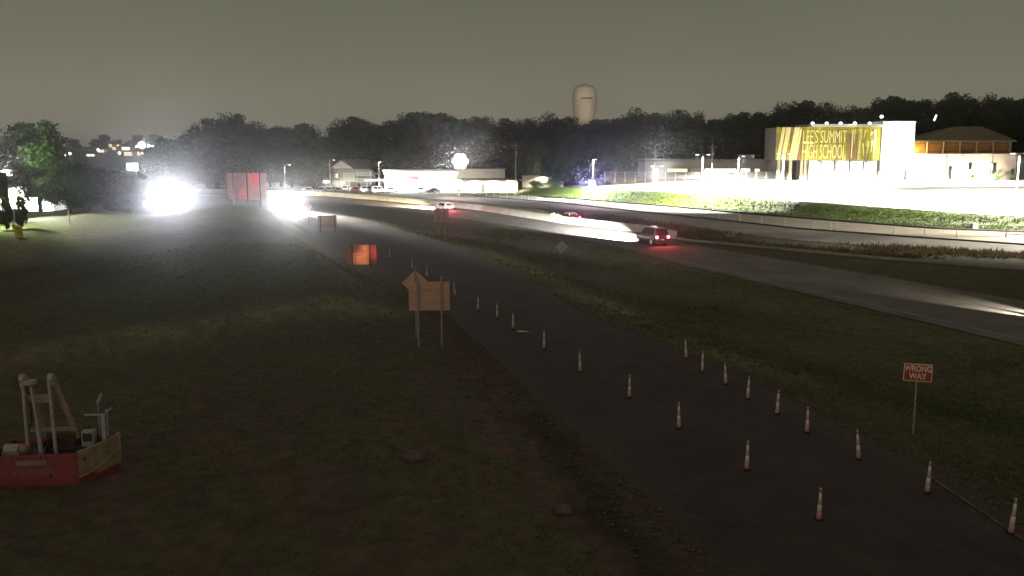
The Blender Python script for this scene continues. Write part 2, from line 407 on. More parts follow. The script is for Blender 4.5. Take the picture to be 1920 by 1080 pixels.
def ramp_material():
    m = M['asphalt']; t = m.node_tree; n, l = t.nodes, t.links; b = n['Principled BSDF']
    src = b.inputs['Base Color'].links[0].from_socket
    a_ = n.new('ShaderNodeAttribute'); a_.attribute_name = 'edge'
    tcn = n.new('ShaderNodeTexCoord'); k = n.new('ShaderNodeTexNoise'); k.inputs['Scale'].default_value = .55; k.inputs['Detail'].default_value = 9; k.inputs['Roughness'].default_value = .7
    l.new(tcn.outputs['Object'], k.inputs['Vector'])
    mu = n.new('ShaderNodeMath'); mu.operation = 'MULTIPLY_ADD'; l.new(k.outputs['Fac'], mu.inputs[0]); mu.inputs[1].default_value = 3.4; mu.inputs[2].default_value = -1.5
    ad = n.new('ShaderNodeMath'); ad.operation = 'ADD'; ad.use_clamp = True; l.new(mu.outputs[0], ad.inputs[0]); l.new(a_.outputs['Fac'], ad.inputs[1])
    k2 = n.new('ShaderNodeTexNoise'); k2.inputs['Scale'].default_value = 5; k2.inputs['Detail'].default_value = 9; l.new(tcn.outputs['Object'], k2.inputs['Vector'])
    rp = n.new('ShaderNodeValToRGB'); rp.color_ramp.elements[0].position = .4; rp.color_ramp.elements[1].position = .62
    rp.color_ramp.elements[0].color = (.044, .034, .028, 1); rp.color_ramp.elements[1].color = (.096, .071, .056, 1); l.new(k2.outputs['Fac'], rp.inputs[0])
    mx = n.new('ShaderNodeMix'); mx.data_type = 'RGBA'; l.new(ad.outputs[0], mx.inputs[0]); l.new(src, mx.inputs[6]); l.new(rp.outputs[0], mx.inputs[7])
    l.new(mx.outputs[2], b.inputs['Base Color'])
ramp_material()

def strip_rows(d0, d1, n): return d0 * (d1 / d0) ** (np.arange(n) / (n - 1.0))
def grid_quads(nr, nc):
    i = np.arange(nr - 1)[:, None] * nc + np.arange(nc - 1)[None, :]
    return np.stack([i, i + 1, i + 1 + nc, i + nc], -1).reshape(-1, 4)

# ground: a fan that grows coarser with distance, out to the horizon
rows = np.concatenate([strip_rows(3.0, 320.0, 330), strip_rows(330.0, 2600.0, 40)])
U = np.linspace(-1.5, 1.5, 470)
D, UU = np.meshgrid(rows, U, indexing='ij'); X = D * UU
Z = height(X, D)
gnd = np_mesh('ground', np.stack([X, D, Z], -1).reshape(-1, 3), grid_quads(*D.shape), M['ground'])
gnd.data.polygons.foreach_set('use_smooth', np.ones(len(gnd.data.polygons), bool))
a = gnd.data.attributes.new('soil', 'FLOAT', 'POINT'); a.data.foreach_set('value', soil(X, D).ravel().astype(np.float32))
a = gnd.data.attributes.new('lush', 'FLOAT', 'POINT'); a.data.foreach_set('value', lush(X, D).ravel().astype(np.float32))
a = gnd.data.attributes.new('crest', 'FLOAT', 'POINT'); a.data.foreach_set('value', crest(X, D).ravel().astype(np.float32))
a = gnd.data.attributes.new('relief_shade', 'FLOAT', 'POINT'); a.data.foreach_set('value', relief_shade(X, D).ravel().astype(np.float32))
tag(gnd, kind='structure')

def ribbon(name, ca, cb, d0, d1, n, m, lift, cols=5, a=0.0, b=0.0, kind='structure'):
    d = strip_rows(d0, d1, n); A = ca(d) + a; B = cb(d) + b
    t = np.linspace(0, 1, cols)
    Xs = A[:, None] * (1 - t) + B[:, None] * t; Ds = np.repeat(d[:, None], cols, 1)
    Zs = height(Xs, Ds) + lift
    o = np_mesh(name, np.stack([Xs, Ds, Zs], -1).reshape(-1, 3), grid_quads(n, cols), m)
    if kind: o['kind'] = kind
    return o
def line(name, c, off, w, d0, d1, m, lift, dash=None, c2=None, k=0.0):
    """painted line along a curve (or k of the way from c to c2)"""
    V = []; Q = []; d = d0
    f = (lambda q: c(q) + off) if c2 is None else (lambda q: c(q) * (1 - k) + c2(q) * k + off)
    step = dash[0] / 3 if dash else 2.0; i = 0
    ds = np.arange(d0, d1, step); per = (dash[0] + dash[1]) if dash else None
    for p, q in zip(ds, ds[1:]):
        if dash and ((p - d0) % per) > dash[0] - .01: continue
        x0, x1 = float(f(p)), float(f(q)); L_ = math.hypot(x1 - x0, q - p); nx, ny = (q - p) / L_ * w / 2, -(x1 - x0) / L_ * w / 2
        b = len(V); z0, z1 = hz(x0, p) + lift, hz(x1, q) + lift
        V += [(x0 - nx, p - ny, z0), (x0 + nx, p + ny, z0), (x1 + nx, q + ny, z1), (x1 - nx, q - ny, z1)]; Q.append((b, b + 1, b + 2, b + 3))
    o = np_mesh(name, V, Q, m); o['kind'] = 'structure'; return o

_d = strip_rows(8, 213, 420)
_j = .22 * np.sin(_d * 1.7) * np.sin(_d * .61 + 1) + .10 * np.sin(_d * 4.1 + 2) * np.sin(_d * 2.3)
o = ribbon('ramp_road', R1, R2, 8, 213, 420, M['asphalt'], .012, 13, a=_j, b=-_j[::-1] * .5)
a = o.data.attributes.new('edge', 'FLOAT', 'POINT'); a.data.foreach_set('value', np.tile(np.clip(np.abs(np.linspace(-1, 1, 13)) * 2.6 - 1.7, 0, .9), 420).astype(np.float32))
ribbon('main_road', M1, M1b, 30, 262, 200, M['concrete_road'], .054, 7)
ribbon('westbound_road', W1, W2, 60, 238, 120, M['concrete_road'], .05, 5)
ribbon('frontage_road', W2, FR, 60, 238, 120, M['frontage'], .054, 5, a=.5)
ribbon('school_lot', LOT, LOT, 75, 258, 150, M['lot'], .04, 40, a=.4, b=190)
line('edge_line', M1, 1.6, .16, 40, 235, M['paint'], .062)
line('edge_line', M1b, -1.2, .16, 40, 235, M['yellow_paint'], .062)
line('lane_line', M1, 0, .14, 42, 235, M['paint'], .062, (3.0, 9.0), M1b, .5)
line('edge_line', R2, -1.0, .13, 22, 34, M['worn_paint'], .056)
line('edge_line', W1, .6, .15, 80, 230, M['paint'], .058)
line('edge_line', FR, -.6, .15, 80, 230, M['paint'], .06)

# ------------------------------------------------------------------ walls and kerbs along the roads
def sweep(name, c, off, prof, d0, d1, n, m, base=0.0):
    d = strip_rows(d0, d1, n); x = c(d) + off; tx = np.gradient(x, d); L_ = np.hypot(tx, 1); nx, ny = 1 / L_, -tx / L_
    k = len(prof); V = []; Q = []
    for i in range(n):
        z = hz(x[i], d[i]) + base
        V += [(x[i] + nx[i] * q, d[i] + ny[i] * q, z + h) for q, h in prof]
    for i in range(n - 1):
        for j in range(k): Q.append((i * k + j, i * k + (j + 1) % k, (i + 1) * k + (j + 1) % k, (i + 1) * k + j))
    o = np_mesh(name, V, Q, m); return o
JERSEY = [(-.40, 0), (-.40, .08), (-.18, .36), (-.10, 1.10), (.10, 1.10), (.18, .36), (.40, .08), (.40, 0)]
o = sweep('median_barrier', M2, .5, JERSEY, 122, 258, 200, M['concrete'])
tag(o, 'long pale concrete median barrier beside the highway lanes', 'barrier')
o = sweep('median_kerb', M2, .5, [(-.3, 0), (-.26, .30), (.26, .30), (.3, 0)], 66, 121.8, 90, M['frontage'])
tag(o, 'low pale kerb carrying on from the near end of the concrete median barrier', 'kerb')
o = sweep('divider_kerb', W2, .0, [(-.28, 0), (-.24, .24), (.24, .24), (.28, 0)], 80, 236, 150, M['kerb'])
tag(o, 'long low dark kerb under the row of white delineator posts', 'kerb')
o = sweep('kerb', FR, .1, [(-.2, 0), (-.16, .34), (.16, .34), (.2, 0)], 80, 232, 150, M['kerb'])
tag(o, 'dark kerb at the foot of the bright grass strip', 'kerb')

# ------------------------------------------------------------------ grass: uncountable blades and weeds
rs = np.random.RandomState(5)
def tufts(name, P, h, wd, m, spread=.6):
    n = len(P); k = 3
    P = np.repeat(P, k, 0); hh = np.repeat(h, k) * rs.uniform(.6, 1.2, n * k); ww = np.repeat(wd, k)
    a = rs.uniform(0, 2 * PI, n * k); lean = rs.uniform(.1, spread, n * k) * hh; b = rs.uniform(0, 2 * PI, n * k)
    off = np.stack([np.cos(b), np.sin(b), 0 * b], -1) * (ww * rs.uniform(0, 1.6, n * k))[:, None]
    s = np.stack([np.cos(a), np.sin(a), 0 * a], -1) * (ww / 2)[:, None]
    tip = np.stack([np.cos(b) * lean, np.sin(b) * lean, hh], -1)
    B = P + off
    V = np.stack([B - s, B + s, B + tip], 1).reshape(-1, 3)
    Q = np.arange(len(V)).reshape(-1, 3)
    o = np_mesh(name, V, Q, m); o['kind'] = 'stuff'; return o
def scatter(n, d0, d1, u0, u1, keep, pw=.5):
    d = (rs.uniform(0, 1, n) * (d1 ** pw - d0 ** pw) + d0 ** pw) ** (1 / pw)
    x = d * rs.uniform(u0, u1, n); k = keep(x, d); x, d = x[k], d[k]
    return np.stack([x, d, height(x, d) - .02], -1)
def verge(x, d):
    r1, r2, m1, mb, m2 = R1(d), R2(d), M1(d), M1b(d), M2(d)
    s = soil(x, d)
    ok = (x < r1 - .5) | ((x > r2 + .2) & (x < m1 - .3)) | ((x > mb + .3) & (x < m2 - .1)) | ((x > m2 + 1.2) & (x < W1(d) - .2))
    return ok & (rs.uniform(0, 1, len(x)) > np.clip(s * 1.1, 0, .96)) & (rs.uniform(0, 1, len(x)) < .55 + .45 * wob(x, d, 4, 7))
P = scatter(130000, 18, 88, -.72, .72, verge)
tufts('grass', P, .09 + .06 * rs.uniform(0, 1, len(P)), .03 + P[:, 1] * .0009, M['blade'], 1.1)
n_ = 9000
gd_ = rs.uniform(20, 75, n_); side = rs.uniform(0, 1, n_) < .75
gx_ = np.where(side, R1(gd_) - np.abs(rs.normal(0, 1.5, n_)) + .6, R2(gd_) + np.abs(rs.normal(0, .7, n_)) - .4)
s_ = rs.uniform(.015, .05, n_) * np.where(rs.uniform(0, 1, n_) < .04, 2.6, 1)
c_ = np.stack([gx_, gd_, height(gx_, gd_) + s_ * .4 + .012], -1); oc = np.array([(1, 0, 0), (-1, 0, 0), (0, 1, 0), (0, -1, 0), (0, 0, .8), (0, 0, -.8)], float)
Vg = (c_[:, None, :] + oc[None] * s_[:, None, None] * rs.uniform(.6, 1.3, (n_, 6, 1))).reshape(-1, 3)
fo = np.array([(0, 2, 4), (2, 1, 4), (1, 3, 4), (3, 0, 4), (2, 0, 5), (1, 2, 5), (3, 1, 5), (0, 3, 5)])
o = np_mesh('gravel', Vg, (fo[None] + 6 * np.arange(n_)[:, None, None]).reshape(-1, 3), M['soil_rock']); o['kind'] = 'stuff'
def ditch(x, d):
    r2, m1 = R2(d), M1(d); t = (x - r2) / np.maximum(m1 - r2, .1)
    return (t > .03) & (t < .97) & (rs.uniform(0, 1, len(x)) < np.clip(.25 + .9 * wob(x, d, 5, 3), .06, 1))
P = scatter(60000, 24, 150, -.3, .72, ditch)
tufts('tall_grass', P, .16 + .2 * rs.uniform(0, 1, len(P)), .05 + P[:, 1] * .0008, M['tall_blade'], 1.0)
def slope(x, d):
    g, l = GR(d), LOT(d); t = (x - g) / (l - g)
    return (x > FR(d) + .5) & (t < 1.0)
P = scatter(90000, 85, 235, -.02, .72, slope)
tt = (P[:, 0] - GR(P[:, 1])) / 11.0
mid = (tt > .12) & (tt < .72) & (rs.uniform(0, 1, len(P)) < .9)
tufts('slope_weeds', P[mid], .14 + .26 * rs.uniform(0, 1, mid.sum()), .16 + .1 * rs.uniform(0, 1, mid.sum()), M['weeds'])
tufts('verge_grass', P[~mid], .13 + .07 * rs.uniform(0, 1, (~mid).sum()), .16 + 0 * P[~mid][:, 1], M['weeds'])
def medi(x, d):
    t = (x - M2(d) - 1.2) / np.maximum(W1(d) - M2(d) - 1.2, .1)
    return (t > 0) & (t < 1) & (d > 100) & (d < 165) & (rs.uniform(0, 1, len(x)) < .35 + .6 * wob(x, d, 6, 5))
P = scatter(60000, 90, 170, 0, .6, medi)
tufts('dry_grass', P, .3 + .4 * rs.uniform(0, 1, len(P)), .14 + .1 * rs.uniform(0, 1, len(P)), M['dry'])

# ------------------------------------------------------------------ trees
def crown_mesh(name, seed, w, h, leaf, n_clump, n_leaf, taper=.85, base=0.0):
    """leaf-sized faces gathered in clumps through the crown's volume; unit height h, width w, bottom at z=base"""
    q = np.random.RandomState(seed); C = []
    while len(C) < n_clump:
        p = q.uniform(-1, 1, 3); r = np.linalg.norm(p)
        if r > 1 or r < .55: continue
        k = 1 - (1 - taper) * max(0, p[2]); C.append((p[0] * w / 2 * k, p[1] * w / 2 * k, base + (p[2] + 1) * h / 2))
    C = np.array(C); rad = q.uniform(.10, .19, n_clump) * w
    ctr = np.repeat(C, n_leaf, 0); rr = np.repeat(rad, n_leaf)
    v = q.normal(0, 1, (len(ctr), 3)); v /= np.linalg.norm(v, axis=1)[:, None]
    pos = ctr + v * (rr * q.uniform(.45, 1.15, len(ctr)))[:, None] * np.array([1, 1, .8])
    a = q.normal(0, 1, pos.shape); a /= np.linalg.norm(a, axis=1)[:, None]
    b = np.cross(a, q.normal(0, 1, pos.shape)); b /= np.linalg.norm(b, axis=1)[:, None]
    s = (leaf * q.uniform(.55, 1.25, len(pos)))[:, None]
    V = np.stack([pos - a * s * .5, pos + b * s * .32, pos + a * s * .5, pos - b * s * .32], 1).reshape(-1, 3)
    return V, np.arange(len(V)).reshape(-1, 4)
def trunk_mesh(seed, w, h, bottom):
    q = random.Random(seed); b = MB()
    r = h * .022 + .05
    b.tube((0, 0, -.3), (q.uniform(-.1, .1), 0, bottom + h * .12), r * 1.25, r, 8)
    b.tube((q.uniform(-.1, .1), 0, bottom + h * .1), (q.uniform(-.4, .4), q.uniform(-.4, .4), bottom + h * .7), r, r * .3, 7)
    for k in range(7):
        t = 2 * PI * k / 7 + q.uniform(-.3, .3); z0 = bottom + h * q.uniform(.08, .4)
        b.tube((0, 0, z0), (math.cos(t) * w * .36, math.sin(t) * w * .36, z0 + h * q.uniform(.15, .35)), r * .5, r * .12, 5)
    return b
TREE = []
for k, (w, h, bot, nc, nl) in enumerate([(11, 14, 2.0, 62, 100), (13, 15, 1.6, 70, 100), (10, 16, 2.2, 60, 100), (14, 13, 1.5, 70, 95), (9, 12, 1.6, 54, 95)]):
    V, Q = crown_mesh('crown', 100 + k, w, h, .62, int(nc * 1.2), int(nl * 1.7), .72, bot)
    t = bpy.data.objects.new('tree', None); COL.objects.link(t)
    c = np_mesh('crown', V, Q, M['leaf_a' if k % 2 == 0 else 'leaf_b'], t)
    trunk_mesh(200 + k, w, h, bot).build('trunk', M['bark'], t)
    TREE.append([t, w, h + bot, False])
def plant_tree(k, p, height_m, width_m, label, group=None, leaf=None):
    t, w, h, used = TREE[k]
    o = t if not used else copy_tree(t); TREE[k][3] = True
    s = height_m / h * .97; sw = width_m / w
    o.location = (p.x, p.y, p.z - .1); o.scale = (sw, sw, s); o.rotation_euler = (0, 0, rnd.uniform(0, 6.28))
    tag(o, label, 'tree', group)
    if leaf:
        for ch in o.children:
            if ch.name.startswith('crown'):
                ch.material_slots[0].link = 'OBJECT'; ch.material_slots[0].material = leaf
    return o
ORD = ['first', 'second', 'third', 'fourth', 'fifth', 'sixth', 'seventh', 'eighth', 'ninth', 'tenth', 'eleventh', 'twelfth', 'thirteenth',
       'fourteenth', 'fifteenth', 'sixteenth', 'seventeenth', 'eighteenth', 'nineteenth', 'twentieth']
ridge = [(322, 252, 300, 60), (352, 246, 310, 56), (405, 222, 285, 80), (447, 215, 290, 84), (487, 236, 300, 56), (525, 230, 295, 66), (565, 232, 300, 70), (596, 250, 300, 50),
         (637, 226, 300, 64), (675, 219, 295, 76), (712, 236, 310, 50), (752, 216, 300, 66), (795, 200, 300, 86), (838, 212, 305, 60), (880, 211, 305, 70), (918, 222, 310, 56),
         (952, 222, 305, 60), (990, 224, 310, 60), (1030, 214, 310, 60), (1062, 211, 315, 52), (1112, 224, 310, 56),
         (1150, 214, 315, 60), (1188, 205, 315, 66), (1228, 212, 320, 56), (1268, 207, 320, 64), (1304, 212, 325, 54), (1346, 216, 325, 60), (1388, 210, 330, 60), (1430, 204, 330, 60),
         (1470, 194, 340, 60), (1508, 188, 340, 66), (1548, 194, 345, 56), (1590, 200, 350, 60), (1626, 192, 350, 50), (1664, 180, 350, 64), (1702, 176, 350, 64), (1742, 190, 350, 56), (1782, 174, 355, 62),
         (1820, 186, 355, 56), (1856, 178, 360, 60), (1894, 175, 360, 62), (1935, 172, 360, 66)]
for i, (px, py, d, wpx) in enumerate(ridge):
    p = on_d(px, d); top = at_d(px, py, d).z
    if px < 1096:
        k = sum(1 for q in ridge if px < q[0] < 1096); lab = f'dark broad tree, {ORD[k] if k < 20 else "farthest"} to the left of the water tower in the ridge'
    else:
        k = sum(1 for q in ridge if 1096 < q[0] < px)
        lab = f'dark tall tree, {ORD[k] if k < 20 else str(k)} to the right of the water tower in the ridge'
    if px >= 1800: lab = ['dark tree on the ridge, fourth from the right edge of the picture', 'dark tree on the ridge, third from the right edge of the picture', 'dark tree on the ridge, second from the right edge of the picture', 'dark tree on the ridge, cut by the right edge of the picture'][[1820, 1856, 1894, 1935].index(px)]
    plant_tree([0, 1, 2, 3, 1, 0, 2][i % 7], p, top - p.z, wpx * d / F_PX * 1.45, lab, 'trees on the wooded ridge')
# second and third rows fill the wood behind and below
for i in range(46):
    px = 300 + i * 37 + rnd.uniform(-12, 12); d = rnd.uniform(345, 400)
    tops = np.interp(px, [q[0] for q in ridge], [q[1] for q in ridge]) + rnd.uniform(10, 26)
    p = on_d(px, d); top = at_d(px, tops, d).z
    plant_tree(i % 5, p, top - p.z, rnd.uniform(12, 17), 'dark tree half hidden behind the front trees of the ridge', 'trees deep in the wood')
for i in range(24):
    px = [310, 350, 385, 425, 470, 505, 545, 585, 735, 770, 800, 985, 1015, 1075, 1110, 1140, 1180, 1220, 1265, 1300, 1345, 1380, 1415, 1445][i]
    d = rnd.uniform(274, 290); tops = np.interp(px, [q[0] for q in ridge], [q[1] for q in ridge]) + rnd.uniform(28, 52)
    p = on_d(px, d); top = at_d(px, tops, d).z
    plant_tree((i * 3) % 5, p, top - p.z, rnd.uniform(10, 13), f'lower dark tree in front of the wooded ridge, {ORD[i] if i < 20 else ["twenty-first", "twenty-second", "twenty-third", "twenty-fourth"][i - 20]} from the left', 'lower trees before the ridge', M['leaf_b'])
for px, top, d, w, lab in [(1042, 278, 262, 9.5, 'pale green rounded small tree beside the low shops, left of the tall lamp'),
                           (1080, 232, 288, 13, 'greenish tall tree directly under the water tower')]:
    p = on_d(px, d); plant_tree(4, p, at_d(px, top, d).z - p.z, w, lab, None, M['leaf_c'])
# trees at the left edge
for px, top, d, w, k, lab, lf in [(67, 214, 150, 9.6, 0, 'tall leafy tree lit green from below at the left edge', 'leaf_c'),
                                  (124, 300, 146, 8.6, 3, 'broad olive tree in front of the bright lot at the left edge', 'leaf_c'),
                                  (158, 305, 152, 8.0, 0, 'grey green tree right of the broad olive tree', 'leaf_a'),
                                  (200, 312, 160, 7.0, 4, 'dark tree with thin trunks left of the small green sign', 'leaf_b'),
                                  (238, 318, 172, 6.4, 1, 'dark shrubby tree under the small green sign', 'leaf_b')]:
    p = on_d(px, d); plant_tree(k, p, at_d(px, top, d).z - p.z, w, lab, None, M[lf])
for px, py, lab in [(13, 432, 'thin sapling left of the yellow board'), (41, 430, 'thin sapling right of the yellow board')]:
    p = on(px, py); o = plant_tree(4, p, 4.4, 1.6, lab, 'young saplings', M['leaf_c'])
for i, (px, lab) in enumerate([(-30, 'dark tree beyond the lit lot, at the far left edge'), (20, 'dark tree behind the tall lit tree at the left')]):
    p = on_d(px, 230); plant_tree(i, p, at_d(px, 278, 230).z - p.z, 11, lab)
# distant wood on the hill
V = []; Q = []
q = np.random.RandomState(3)
for i in range(210):
    d = q.uniform(820, 1150); x = d * q.uniform(-.62, .6)
    z = hz(x, d); v, f = CR if i else (CR := crown_mesh('crown', 77, 15, 13, 2.6, 26, 30, .8, 0))
    s = q.uniform(.55, 1.05); V.append(v * s + np.array([x, d, z - 2])); Q.append(f + 4 * 780 * i)
o = np_mesh('distant_woods', np.concatenate(V), np.concatenate(Q), M['leaf_b']); tag(o, kind='stuff')

# ------------------------------------------------------------------ water tower
p = at_d(1096, 190, 600); g = hz(p.x, 600)
t = thing('water_tower', 'pale round topped water tower rising above the trees', 'water tower', (p.x, 600, g))
top = at_d(1096, 158, 600).z - g; R = 22.5 / F_PX * 600
MB().lathe([(R * .72, top - 26), (R * .86, top - 21), (R * .97, top - 14), (R, top - 9), (R * .98, top - 6), (R * .88, top - 3), (R * .66, top - 1.2), (R * .35, top - .3), (.4, top)], n=40).build('tank', M['tank'], t, True)
MB().lathe([(R * .8, 0), (R * .62, 6), (R * .60, top - 28), (R * .72, top - 26.02)], n=32).build('column', M['tank'], t, True)
lb = MB()
for k in range(11):
    a = -PI / 2 - .30 + k * .085
    if k == 4: continue
    lb.box((math.cos(a) * (R + .02), math.sin(a) * (R + .02), top - 9.2), (.75, .12, 1.0), a + PI / 2)
lb.build('lettering', M['dark_metal'], t)
MB().lathe([(R * 1.0, top - 11.4), (R * 1.05, top - 11.4), (R * 1.05, top - 11.1), (R * 1.0, top - 11.1)], n=40).build('catwalk', M['galv'], t)
for x in (-34, 0, 34): lamp('tower_floodlight', 'SPOT', (x * 1.6, -105, 20), 1.3e5, (1, .90, .72), t, aim=(-x * 1.6, 105, top - 29), size=math.radians(30), blend=.8, radius=.5)
for zz, rr in ((top - 6.0, .985), (top - 14.0, .975), (top - 3.0, .885)): MB().lathe([(R * rr, zz - .09), (R * rr + .06, zz - .05), (R * rr + .06, zz + .05), (R * rr, zz + .09)], n=40).build('seam', M['tank'], t)
b = MB()
for dx in (-.3, .3): b.tube((-R * .72 + dx, -R * .74, top - 12), (-R * .70 + dx, -R * .70, top - 4.5), .08, n=5)
for k in range(12): b.tube((-R * .72 - .3, -R * .735, top - 12 + k * .62), (-R * .72 + .3, -R * .735, top - 12 + k * .62), .05, n=4)
b.build('ladder', M['galv'], t)
b = MB(); b.tube((0, 0, top - .1), (0, 0, top + 1.8), .12); b.lathe([(.5, top - .2), (.5, top + .4), (.2, top + .6)], n=10); b.build('vent', M['galv'], t)

# ------------------------------------------------------------------ signs seen from behind
def back_sign(name, label, p, yaw, w, h, clear, board, posts, over=0.25, cat='road sign', group=None, post_m='galv', rails=2, pr=.055):
    t = thing(name, label, cat, p, yaw, group)
    MB().box((0, .05, clear + h / 2), (w, .03, h)).build('board', M[board], t, bevel=.006)
    for x in posts:
        MB().box((x, -.06, (clear + h + over) / 2 - .15), (pr * 2, pr * 1.6, clear + h + over + .3)).build('post', M[post_m], t)
    for k in range(rails):
        z = clear + h * (k + .7) / (rails + .4)
        MB().box((0, .012, z), (w * .96, .04, .06)).build('rail', M[board], t)
    return t
def face_cam(p, turn=0.0): return math.atan2(-p.x, p.y) * -1 * -1 + turn

p = on(806, 650)
back_sign('work_zone_sign', 'tan orange board on two tall posts seen from behind, nearest of the boards', p, math.radians(4), 2.48, 1.78, 2.25, 'board_tan', (-.68, .74), .35)
p = on(777, 640)
t = thing('diamond_sign', 'orange brown diamond sign peeking over the tan orange board', 'road sign', (p.x, p.y + 1.2, hz(p.x, p.y + 1.2)), math.radians(6))
MB().box((0, 0, 3.55), (1.22, .03, 1.22), R=Matrix.Rotation(PI / 4, 3, 'Y')).build('board', M['board_tan'], t)
MB().box((0, -.06, 2.2), (.09, .08, 4.8)).build('post', M['galv'], t)
p = on_d(672, 93.0)
back_sign('work_zone_sign', 'glowing orange red board standing low in the grass', p, math.radians(8), 3.1, 2.05, .22, 'board_orange', (-.90, .88), .1, post_m='wood')
wt = bpy.data.objects['work_zone_sign.001']
for x, z, c_, pw in ((.15, .55, (1, .52, .12), 1300), (1.30, 1.35, (1, .07, .16), 1300), (.30, 1.70, (1, .38, .18), 1700), (-.55, .9, (1, .40, .22), 1200)):
    MB().tube((x, -.62, z), (x, -.70, z), .06, n=12).build('warning_light', M['dark_metal'], wt); MB().box((x, -.33, z), (.03, .60, .03)).build('light_arm', M['galv'], wt)
    lamp('warning_glow', 'SPOT', (x + .10, -.62, z), pw * .022, c_, wt, aim=(0, 1, .05), size=math.radians(130), blend=.7, radius=.06)
p = on(465, 392)
big_sign = back_sign('guide_sign', 'huge pinkish red board with three dark posts beside the glaring car', p, math.radians(12), 7.7, 5.4, 1.9, 'board_red', (-2.75, .05, 2.55), .1, post_m='dark_metal', rails=3, pr=.11)
for x, z, pw in ((1.4, 6.2, 5200), (.6, 4.8, 1600), (-.9, 2.8, 3000)):
    MB().tube((x, -1.25, z), (x, -1.4, z), .10, n=12).build('warning_light', M['dark_metal'], big_sign); MB().box((x, -.65, z), (.05, 1.3, .05)).build('light_arm', M['galv'], big_sign)
    lamp('warning_glow', 'SPOT', (x + .2, -1.2, z), pw * .035, (1, .06, .12), big_sign, aim=(0, 1, 0), size=math.radians(130), blend=.9, radius=.1)
p = on(828, 447)
back_sign('route_sign', 'small pinkish board on two thin posts at the ditch edge', p, math.radians(6), 2.0, 1.75, 2.3, 'board_pink', (-.42, .46), .1)
p = on(614, 436)
back_sign('work_zone_sign', 'pale tan board standing in front of the lit pavement', p, math.radians(10), 2.7, 1.6, .9, 'board_tan', (-.95, 1.1), .15, post_m='wood')
p = on(579, 418)
t = thing('diamond_sign', 'small dark diamond sign silhouetted against the glaring headlights', 'road sign', p, math.radians(8))
MB().box((0, 0, 2.7), (1.1, .03, 1.1), R=Matrix.Rotation(PI / 4, 3, 'Y')).build('board', M['board_pink'], t)
MB().box((0, -.05, 1.3), (.08, .07, 3.4)).build('post', M['dark_metal'], t)
p = on(1053, 508)
t = thing('diamond_sign', 'pale diamond sign on a single post in the ditch', 'road sign', p, math.radians(-4))
MB().box((0, 0, 2.55), (.92, .025, .92), R=Matrix.Rotation(PI / 4, 3, 'Y')).build('board', M['sign_back'], t, bevel=.01)
MB().box((0, -.04, 1.45), (.055, .045, 3.3)).build('post', M['galv'], t)
MB().box((0, -.018, 2.33), (.52, .02, .05)).build('rail', M['galv'], t)

p = on(1713, 815)
t = thing('wrong_way_sign', 'red WRONG WAY sign with pale letters on a thin post', 'road sign', p, math.radians(-18))
w, h, z = 1.12, .76, 2.72
MB().box((0, 0, z), (w, .02, h)).build('board', M['sign_white'], t, bevel=.005)
MB().box((0, -.013, z), (w - .07, .006, h - .07)).build('face', M['sign_red'], t)
for txt, dz, sxx in (('WRONG', .165, .74), ('WAY', -.165, .80)):
    o = link_mesh('lettering', text_mesh(txt, .36, .004, sxx, .012), M['sign_white'], t)
    o.rotation_euler = (PI / 2, 0, 0); o.location = (0, -.021, z + dz)
MB().box((-.02, .04, (z + h / 2) / 2 - .1), (.06, .05, z + h / 2 + .2)).build('post', M['galv'], t)
MB().box((w / 2 + .02, .02, z + .02), (.035, .03, h)).build('bracket', M['rust_edge'], t)

# small green guide sign and white signs across the road
p = on_d(246, 240)
t = thing('guide_sign', 'small pale green guide sign left of the big glare', 'road sign', p, math.radians(10))
zz = at_d(246, 313, 240).z - p.z
MB().box((0, 0, zz), (3.0, .05, 2.1)).build('board', M['green_sign'], t)
MB().box((0, -.03, zz), (2.8, .012, 1.9)).build('face', M['green_sign'], t)
for x in (-.9, .9): MB().tube((x, .1, -.2), (x, .1, zz + .9), .08).build('post', M['galv'], t)
lamp('sign_light', 'SPOT', (0, -3.0, zz - 1.8), 7000, (.92, 1, .95), t, aim=(0, 3, 1.7), size=math.radians(70))

# ------------------------------------------------------------------ traffic cones
def make_cone():
    t = bpy.data.objects.new('traffic_cone', None); COL.objects.link(t)
    MB().box((0, 0, .03), (.27, .27, .05)).build('base', M['tyre'], t, bevel=.012)
    MB().lathe([(.105, .06), (.088, .30), (.0875, .30)], n=14).build('body', M['cone_orange'], t, True)
    MB().lathe([(.0895, .30), (.074, .58)], n=14).build('reflective_band', M['cone_white'], t, True)
    MB().lathe([(.073, .58), (.067, .68)], n=14).build('body', M['cone_orange'], t, True)
    MB().lathe([(.068, .68), (.050, 1.0)], n=14).build('reflective_band', M['cone_white'], t, True)
    MB().lathe([(.049, 1.0), (.043, 1.09), (.055, 1.10), (.055, 1.15), (.02, 1.17)], n=14).build('top', M['cone_orange'], t, True)
    return t
cone0 = make_cone(); cone_used = False
def cone(px, py, label, group, tilt=None, s=1.0):
    global cone_used
    o = copy_tree(cone0) if cone_used else cone0; cone_used = True
    p = on(px, py); o.location = (p.x, p.y, p.z + .014); o.scale = (s * .84, s * .84, s * rnd.uniform(.97, 1.03))
    o.rotation_euler = (rnd.uniform(-.05, .05), rnd.uniform(-.09, .09), rnd.uniform(0, 3)) if tilt is None else tilt
    tag(o, label, 'traffic cone', group)
for i, (px, py) in enumerate([(1535, 976), (1400, 882), (1273, 804), (1180, 746), (1088, 698), (1020, 655)]):
    cone(px, py, f'slim orange and white cone, {ORD[i]} from the front in the left row', 'cones along the left edge of the ramp lane')
